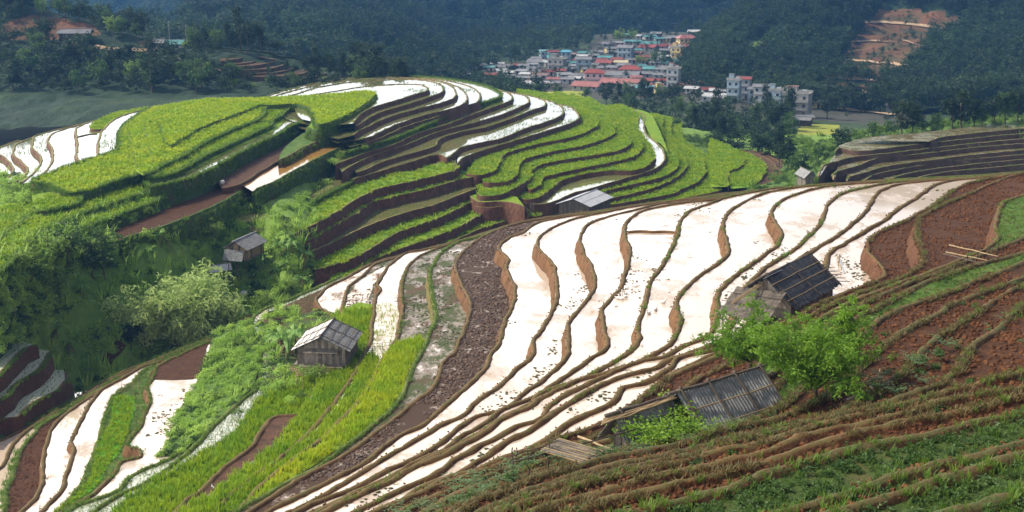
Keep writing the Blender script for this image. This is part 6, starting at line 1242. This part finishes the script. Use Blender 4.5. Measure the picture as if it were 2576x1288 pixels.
# corrugated shed, lower right
e3_, h3 = hut('low shed with a grey corrugated roof half buried in the slope beside the bright tree', ((1703, 992), (1919, 927)), 18.2, ((1821, 1066), (2019, 1020)), 19.6, 20.6, 'corr', 'corr', rows_=2, seed=8, poles=(.45, .9), cross=4, polem='pole', nx=6, ridge_m='woodM')
e3b, h3b = hut('collapsed shed overgrown with creepers, left of the grey corrugated roof', ((1545, 1046), (1688, 1002)), 18.5, ((1640, 1098), (1795, 1062)), 19.6, 20.4, 'corr', 'corr', rows_=2, seed=10, poles=(.5,), cross=2, polem='poleD', nx=5, boards='woodM', bgap=.12, ridge_m='woodM')
for j in range(5): child(e3b, 'ridge_pole', MB().add(*wobbly(h3b['RB'] + h3b['pr'] * (.1 * j) + Vector((0, 0, .12)), h3b['RA'] - h3b['ax'] * (.6 + .15 * j) + h3b['pr'] * (.12 * j) + Vector((0, 0, .02)), .05, 7 + j)).mesh('ridge_pole', MT['pole'], True))
# creepers
def creeper(cuv, n, r_, D, label, leaf=.14, sd=3, flat=.35):
    rg = np.random.RandomState(sd); mb = MB(); C_ = [at_drop(u, v, D) + rg.normal(0, 1, 3) * (r_, r_, r_ * flat) for u, v in cuv for _ in range(n)]
    leaves_into(mb, rg, C_, 8, leaf, (.16, .16, .12), asp=.7, droop=.15); o = mb.obj('creeper', MT['lfM'] if leaf > .2 else MT['lfP']); tag(o, label, 'creeper'); return o
creeper([(1598, 1070), (1630, 1085), (1665, 1075), (1690, 1058), (1715, 1030), (1700, 1010), (1738, 1070), (1775, 1080), (1650, 1100), (1690, 1090)], 26, .36, 18.75, 'leafy green creeper smothering the collapsed shed and the edge of the grey roof')
# stilt house in the ravine
e4_, h4 = hut('stilt house with a grey tin roof among banana plants in the ravine', ((589, 608), (642, 584.5)), 42.9, ((620, 630), (669, 607)), 44.1, 47.2, 'corr', 'corr', rows_=2, floor=1.5, seed=12, poles=(), cross=0, nx=5, ridge_m='corrW', boards='pole')
a0_, b0_, c0_ = [Vector(at_drop(u, v, D)) - e4_.location for u, v, D in ((566, 627, 44.1), (614, 631, 44.3), (551, 652, 45.4))]
clad(e4_, a0_, b0_, c0_, 'corr', 'corr', 2, 'roof_sheet', 13, nx=4)
for (u, v, D) in ((555, 655, 45.4), (597, 668, 45.6), (575, 660, 45.5)):
    p = Vector(at_drop(u, v, D)) - e4_.location; child(e4_, 'post', MB().tube([p + Vector((0, 0, -2.5)), p], .07, 6).mesh('post', MT['poleD']))
e5_, h5 = hut('low grey tin roof sticking out of the bamboo below the stilt house', ((524, 670), (580, 662)), 46.0, ((542, 687), (592, 671)), 46.8, 49.0, 'corr', 'corrW', rows_=1, seed=14, cross=0, walls=False, name='field_shelter')
# small grey-blue hut behind the spur and the one at the right
e6_, h6 = hut('field shelter with a bluish tin roof just behind the near spur edge', ((1441.5, 501), (1500.6, 477)), 47.2, ((1485, 519.5), (1533, 500)), 48.4, 50.4, 'corr', 'corrW', rows_=2, seed=16, cross=0, poles=(.5,), polem='corrW', nx=5, boards='poleD', ridge_m='corrW', name='field_shelter')
e7_, h7 = hut('little grey house with a low annexe at the edge of the shaded terraces', ((2014.6, 421), (2039.6, 433)), 47.6, ((1995.7, 434.6), (2019, 445.5)), 48.9, 51.2, 'corr', 'corr', rows_=1, seed=18, cross=0, nx=3, boards='woodG', name='wooden_hut')
a0_, b0_, c0_ = [Vector(at_drop(u, v, D)) - e7_.location for u, v, D in ((2030, 436, 48.3), (2046, 430, 48.3), (2033, 448, 49.2))]
clad(e7_, a0_, b0_, c0_, 'corr', 'corr', 1, 'roof_sheet', 19, nx=2)
# ================================================================ FENCES, POLES, TRELLISES AND SMALL THINGS
def fence(label, posts, D, rails, ph=1.1, name='bamboo_fence', tilt=.05, dark=True, sd=1, cat='fence'):
    ps = [Vector(at_drop(u, v, D)) for u, v in P(posts)]; e = empty(name, ps[0], label, cat); rg = random.Random(sd); o0 = ps[0]; m = 'poleD' if dark else 'pole'
    for i, p in enumerate(ps): child(e, 'post', MB().add(*wobbly(p - o0 - Vector((0, 0, .3)), p - o0 + Vector((rg.uniform(-tilt, tilt), rg.uniform(-tilt, tilt), ph * rg.uniform(.8, 1.25))), .03, i)).mesh('post', MT[m], True))
    for z in rails: child(e, 'rail', MB().add(*wobbly(ps[0] - o0 + (ps[0] - ps[1]).normalized() * .4 + Vector((0, 0, z)), ps[-1] - o0 + (ps[-1] - ps[-2]).normalized() * .5 + Vector((0, 0, z + rg.uniform(-.1, .1))), .025, int(z * 10))).mesh('rail', MT[m], True))
    return e
fence('dark pole fence running from the rice hut over the white strip', '915,892 938,892 962,890 990,886', 40.5, (.35, .75, 1.0), 1.2, sd=2)
fence('thin pole fence standing in the mud strip above the rice hut', '865,775 880,775 897,772 912,770 925,770', 41.9, (.4, .8), 1.3, sd=3)
fence('thin pole fence crossing the weedy water strip', '1000,765 1015,765 1037,763 1060,758', 40.0, (.3, .7), 1.1, sd=4)
fence('low bamboo rail fence at the top of the bright green seedbed', '307,992 335,990 350,985', 46.0, (.3, .7, 1.0), 1.4, dark=False, sd=5)
fence('broken pole fence beside the trunk of the large bright tree', '2090,1000 2115,1000 2150,998 2180,985 2210,975', 18.2, (.3, .55), .8, dark=False, sd=6)
fence('row of thin sticks in front of the shed on the near slope', '1290,1190 1302,1183 1330,1175 1380,1160', 18.6, (.7,), .9, sd=7)
def pole(p0, D0, p1, D1, label, r_=.05, m='pole', name='bamboo_pole', sag=.0):
    a, b = Vector(at_drop(*p0, D0)), Vector(at_drop(*p1, D1)); o = MB().add(*wobbly(a, b, r_, int(p0[0]), w_=.04)).obj(name, MT[m], None, True); tag(o, label, 'pole'); return o
pole((2388, 616), 19.6, (2512, 645), 19.2, 'longest pale bamboo pole lying across the terraces at the upper right', .045)
pole((2372, 638), 19.6, (2470, 662), 19.2, 'dark bamboo pole below the long pale one', .045, 'poleD'); pole((2380, 634), 19.6, (2485, 655), 19.2, 'middle one of the three poles resting on the terrace posts', .04)
for u, v in ((2430, 655), (2455, 650), (2485, 640), (2508, 630)): pole((u, v + 12), 20.4, (u + 5, v - 16), 18.9, f'stake holding up the bamboo poles, {["first","second","third","fourth"][[2430,2455,2485,2508].index(u)]} from the left', .04, 'poleD', 'stake')
pole((1293, 1162), 18.2, (1600, 1080), 18.1, 'long thin bamboo pole slanting across the front of the collapsed shed', .04, 'poleD')
pole((1455, 1098), 18.8, (1560, 1140), 18.5, 'pale pole fallen beside the bamboo mat', .05)
pole((2113, 1000), 18.4, (2122, 968), 17.9, 'short pale stake leaning near the large bright tree', .04); pole((2190, 972), 18.0, (2215, 992), 17.4, 'split pale log on the slope right of the bright tree', .07); pole((2130, 1005), 18.0, (2240, 960), 17.3, 'grey log lying along the ridge right of the bright tree', .06, 'woodG')
pole((497, 1260), 43.0, (501, 1232), 42.0, 'white stick standing in the rice at the bottom edge', .05, 'corrW', 'stake'); pole((527, 1212), 42.2, (538, 1228), 42.05, 'white stick lying on the dark soil strip', .05, 'corrW', 'stake')
pole((2107, 645), 25.0, (2116, 678), 24.9, 'pale plank leaning at the right gable of the black-shingled hut', .07)
pole((2113, 640), 24.0, (2108, 668), 25.2, 'thin dark stake beside the right gable of the black-shingled hut', .03, 'poleD', 'stake')
pole((1318, 510), 47.6, (1351, 541), 50.2, 'long dark bamboo gutter propped against the terrace wall', .12, 'poleD'); pole((1396, 479), 47.2, (1414, 498), 48.6, 'thin stick standing in the yellow paddy above the field shelter', .04, 'poleD', 'stake')
# trellises
def trellis(label, uv, D, w_, l_, h, ang, n=16, leaves=True, sd=1):
    o = Vector(at_drop(*uv, D)); e = empty('bamboo_trellis', o, label, 'trellis', rz=ang); rg = random.Random(sd)
    for sx in (-1, 1):
        for sy in (-1, 1): child(e, 'post', MB().add(*wobbly((sx * w_ * .45, sy * l_ * .45, -.6), (sx * w_ * .45, sy * l_ * .45, h), .045, sd)).mesh('post', MT['pole'], True))
    for i in range(n):
        y = (i / (n - 1) - .5) * l_; child(e, 'slat', MB().add(*wobbly((-w_ * .6 - rg.uniform(0, .4), y + rg.uniform(-.3, .3), h + rg.uniform(-.1, .1)), (w_ * .6 + rg.uniform(0, .4), y + rg.uniform(-.3, .3), h + rg.uniform(-.1, .15)), .025, i)).mesh('slat', MT['pole'], True))
    if leaves:
        r2 = np.random.RandomState(sd); mb = MB(); leaves_into(mb, r2, [np.array((r2.uniform(-w_ / 2, w_ / 2), r2.uniform(-l_ / 2, l_ / 2), h + .1)) for _ in range(60)], 8, .22, (.25, .25, .1), asp=.7); mo = mb.obj('vine_leaves', MT['lfL'], e)
    return e
trellis('rough pole trellis with a climbing plant in front of the rice hut', (785, 970), 42.3, 2.6, 2.6, 1.6, .4, 14, True, 2)
trellis('bamboo trellis covered with vines at the right end of the stilt house', (672, 612), 46.4, 4.5, 4.0, 2.6, .5, 16, True, 3)
trellis('bare bamboo trellis behind the stilt house', (632, 582), 44.6, 4.5, 5.0, 2.4, .9, 14, False, 4)
# pale bamboo mat on the slope
o_ = Vector(at_drop(1440, 1150, 18.4)); em = empty('bamboo_platform', o_, 'pale split-bamboo platform lying on the slope left of the collapsed shed', 'platform', rz=R(-30))
for i in range(16): child(em, 'slat', boxmesh('slat', (1.9, .06, .03), 'woodG' if i % 3 else 'pole'), (0, (i - 8) * .095, .25 + .02 * (i % 2)), (R(3), R(4) + .02 * (i % 3), .02 * ((i * 7) % 5 - 2)))
for sx in (-.8, .8): child(em, 'bearer', boxmesh('bearer', (.08, 1.6, .08), 'poleD'), (sx, 0, .18))
# sacks, bags
def sack(uv, D, s, label, name='sack'):
    rg = np.random.RandomState(3); bm = bmesh.new(); bmesh.ops.create_uvsphere(bm, u_segments=12, v_segments=9, radius=1)
    for v in bm.verts:
        z = v.co.z; f = 1.0 if z < .2 else 1 - .35 * (z - .2); v.co.x *= f * (.55 + rg.uniform(-.03, .03)); v.co.y *= f * .5; v.co.z = (z + 1) * .62 if z < .75 else .98
    me = bpy.data.meshes.new(name); bm.to_mesh(me); bm.free(); me.materials.append(MT['corrS']); me.shade_smooth(); o = bpy.data.objects.new(name, me); COL.objects.link(o); o.location = at_drop(*uv, D); o.scale = (s,) * 3; tag(o, label, 'sack'); return o
q = gp(bRav, 614, 748, 200); s1_ = sack((614, 750), 49, 1.0, 'big white open sack standing in the weeds under the stilt house'); s1_.location = q
sack((806, 906), 40.75, .42, 'small white bag on the porch of the rice hut'); sack((560, 464), 38.15, .7, 'pile of white sacks at the head of the red soil strip'); sack((1560, 1090), 19.6, .5, 'pale plastic bag hanging under the collapsed shed roof')
# field ladders
def fladder(uv, D, h, label):
    o = Vector(at_drop(*uv, D)); mb = MB()
    for s in (-.3, .3): mb.tube([(s, -.5, -.1), (s, 0, h)], .045, 5)
    for k_ in range(6): mb.tube([(-.4, -.5 + .5 * k_ / 6, h * (k_ + .4) / 6), (.4, -.5 + .5 * k_ / 6, h * (k_ + .4) / 6)], .04, 5)
    x = mb.obj('ladder', MT['woodG']); x.location = o; tag(x, label, 'ladder')
fladder((1338, 535), 50.0, 2.0, 'pole ladder against the terrace wall left of the field shelter'); fladder((1143, 425), 43.3, 1.8, 'pole ladder against the dark wall in the middle of the terraced hill')
# ducks
MT['duckW'] = flatmat('white_feathers', (.72, .70, .66), .7, .1); MT['duckB'] = flatmat('brown_feathers', (.16, .11, .08), .7, .3); MT['beak'] = flatmat('orange_beak', (.7, .28, .04), .5, .1)
def duck_mesh(mat):
    b = MB()
    def blob(c, r, n=7, m=6):
        V = []; F = []
        for i in range(m + 1):
            th = math.pi * i / m
            for j in range(n): ph = 2 * math.pi * j / n; V.append((c[0] + r[0] * math.sin(th) * math.cos(ph), c[1] + r[1] * math.sin(th) * math.sin(ph), c[2] + r[2] * math.cos(th)))
        for i in range(m):
            for j in range(n): F.append((i * n + j, (i + 1) * n + j, (i + 1) * n + (j + 1) % n, i * n + (j + 1) % n))
        return V, F
    b.add(*blob((0, 0, .06), (.26, .14, .12))); b.tube([(.18, 0, .10), (.25, 0, .20), (.26, 0, .30)], [.07, .045, .04], 6); b.add(*blob((.28, 0, .33), (.065, .05, .055))); b.tube([(-.2, 0, .10), (-.36, 0, .17)], [.07, .01], 5)
    return b.mesh('duck', MT[mat], True), MB().box((.37, 0, .32), (.09, .05, .02)).mesh('beak', MT['beak'])
dm = {'W': duck_mesh('duckW'), 'B': duck_mesh('duckB')}
for (u, v, D, k_, lb) in ((1552, 744, 32.35, 'B', 'brown duck, leftmost of the flock in the middle paddy'), (1562, 741, 32.35, 'W', 'white duck at the back left of the flock in the middle paddy'), (1574, 741, 32.35, 'W', 'white duck at the back right of the flock in the middle paddy'), (1556, 751, 32.35, 'W', 'white duck at the front left of the flock in the middle paddy'), (1563, 752, 32.35, 'W', 'white duck at the very front of the flock in the middle paddy'), (1573, 747, 32.35, 'W', 'white duck at the right of the flock in the middle paddy'),
        (1632, 789, 31.15, 'W', 'single pale duck, lowest of three in the paddy to the right'), (1649, 780, 31.15, 'W', 'middle one of three pale ducks in the paddy to the right'), (1667, 761, 31.15, 'W', 'uppermost of three pale ducks in the paddy to the right')):
    e = empty('duck', at_drop(u, v, D), lb, 'duck', 'ducks on the flooded paddies', rz=u * 1.3, scale=1.15); child(e, 'body', dm[k_][0]); child(e, 'beak', dm[k_][1])
# utility poles on the far slope
for i, (u, v) in enumerate(((427, 108), (452, 100), (470, 120), (1160, 150), (1840, 238))):
    b_ = bR if u < 600 else bV; q = gp(b_, u, v + 6, 450); x = MB().tube([(0, 0, -.5), (0, 0, 8)], [.12, .08], 6).box((0, 0, 7.4), (1.4, .1, .1)).obj('utility_pole', MT['Wc']); x.location = q; tag(x, ['thin utility pole by the white-walled farmhouse', 'utility pole against the pale meadow', 'utility pole right of the farmhouse roof', 'lone utility pole left of the village', 'utility pole by the white three-storey houses'][i], 'utility pole')
# ================================================================ AIR
hz = bpy.data.materials.new('haze'); hz.use_nodes = True; hn = hz.node_tree; hn.nodes.clear(); ho = hn.nodes.new('ShaderNodeOutputMaterial'); pv = hn.nodes.new('ShaderNodeVolumePrincipled')
pv.inputs['Color'].default_value = (.16, .42, .90, 1); pv.inputs['Density'].default_value = .00014; pv.inputs['Anisotropy'].default_value = .1; hn.links.new(pv.outputs[0], ho.inputs['Volume'])
hb = MB().box((0, 1120, 180), (2300, 2320, 520)).obj('haze', hz); hb['kind'] = 'stuff'
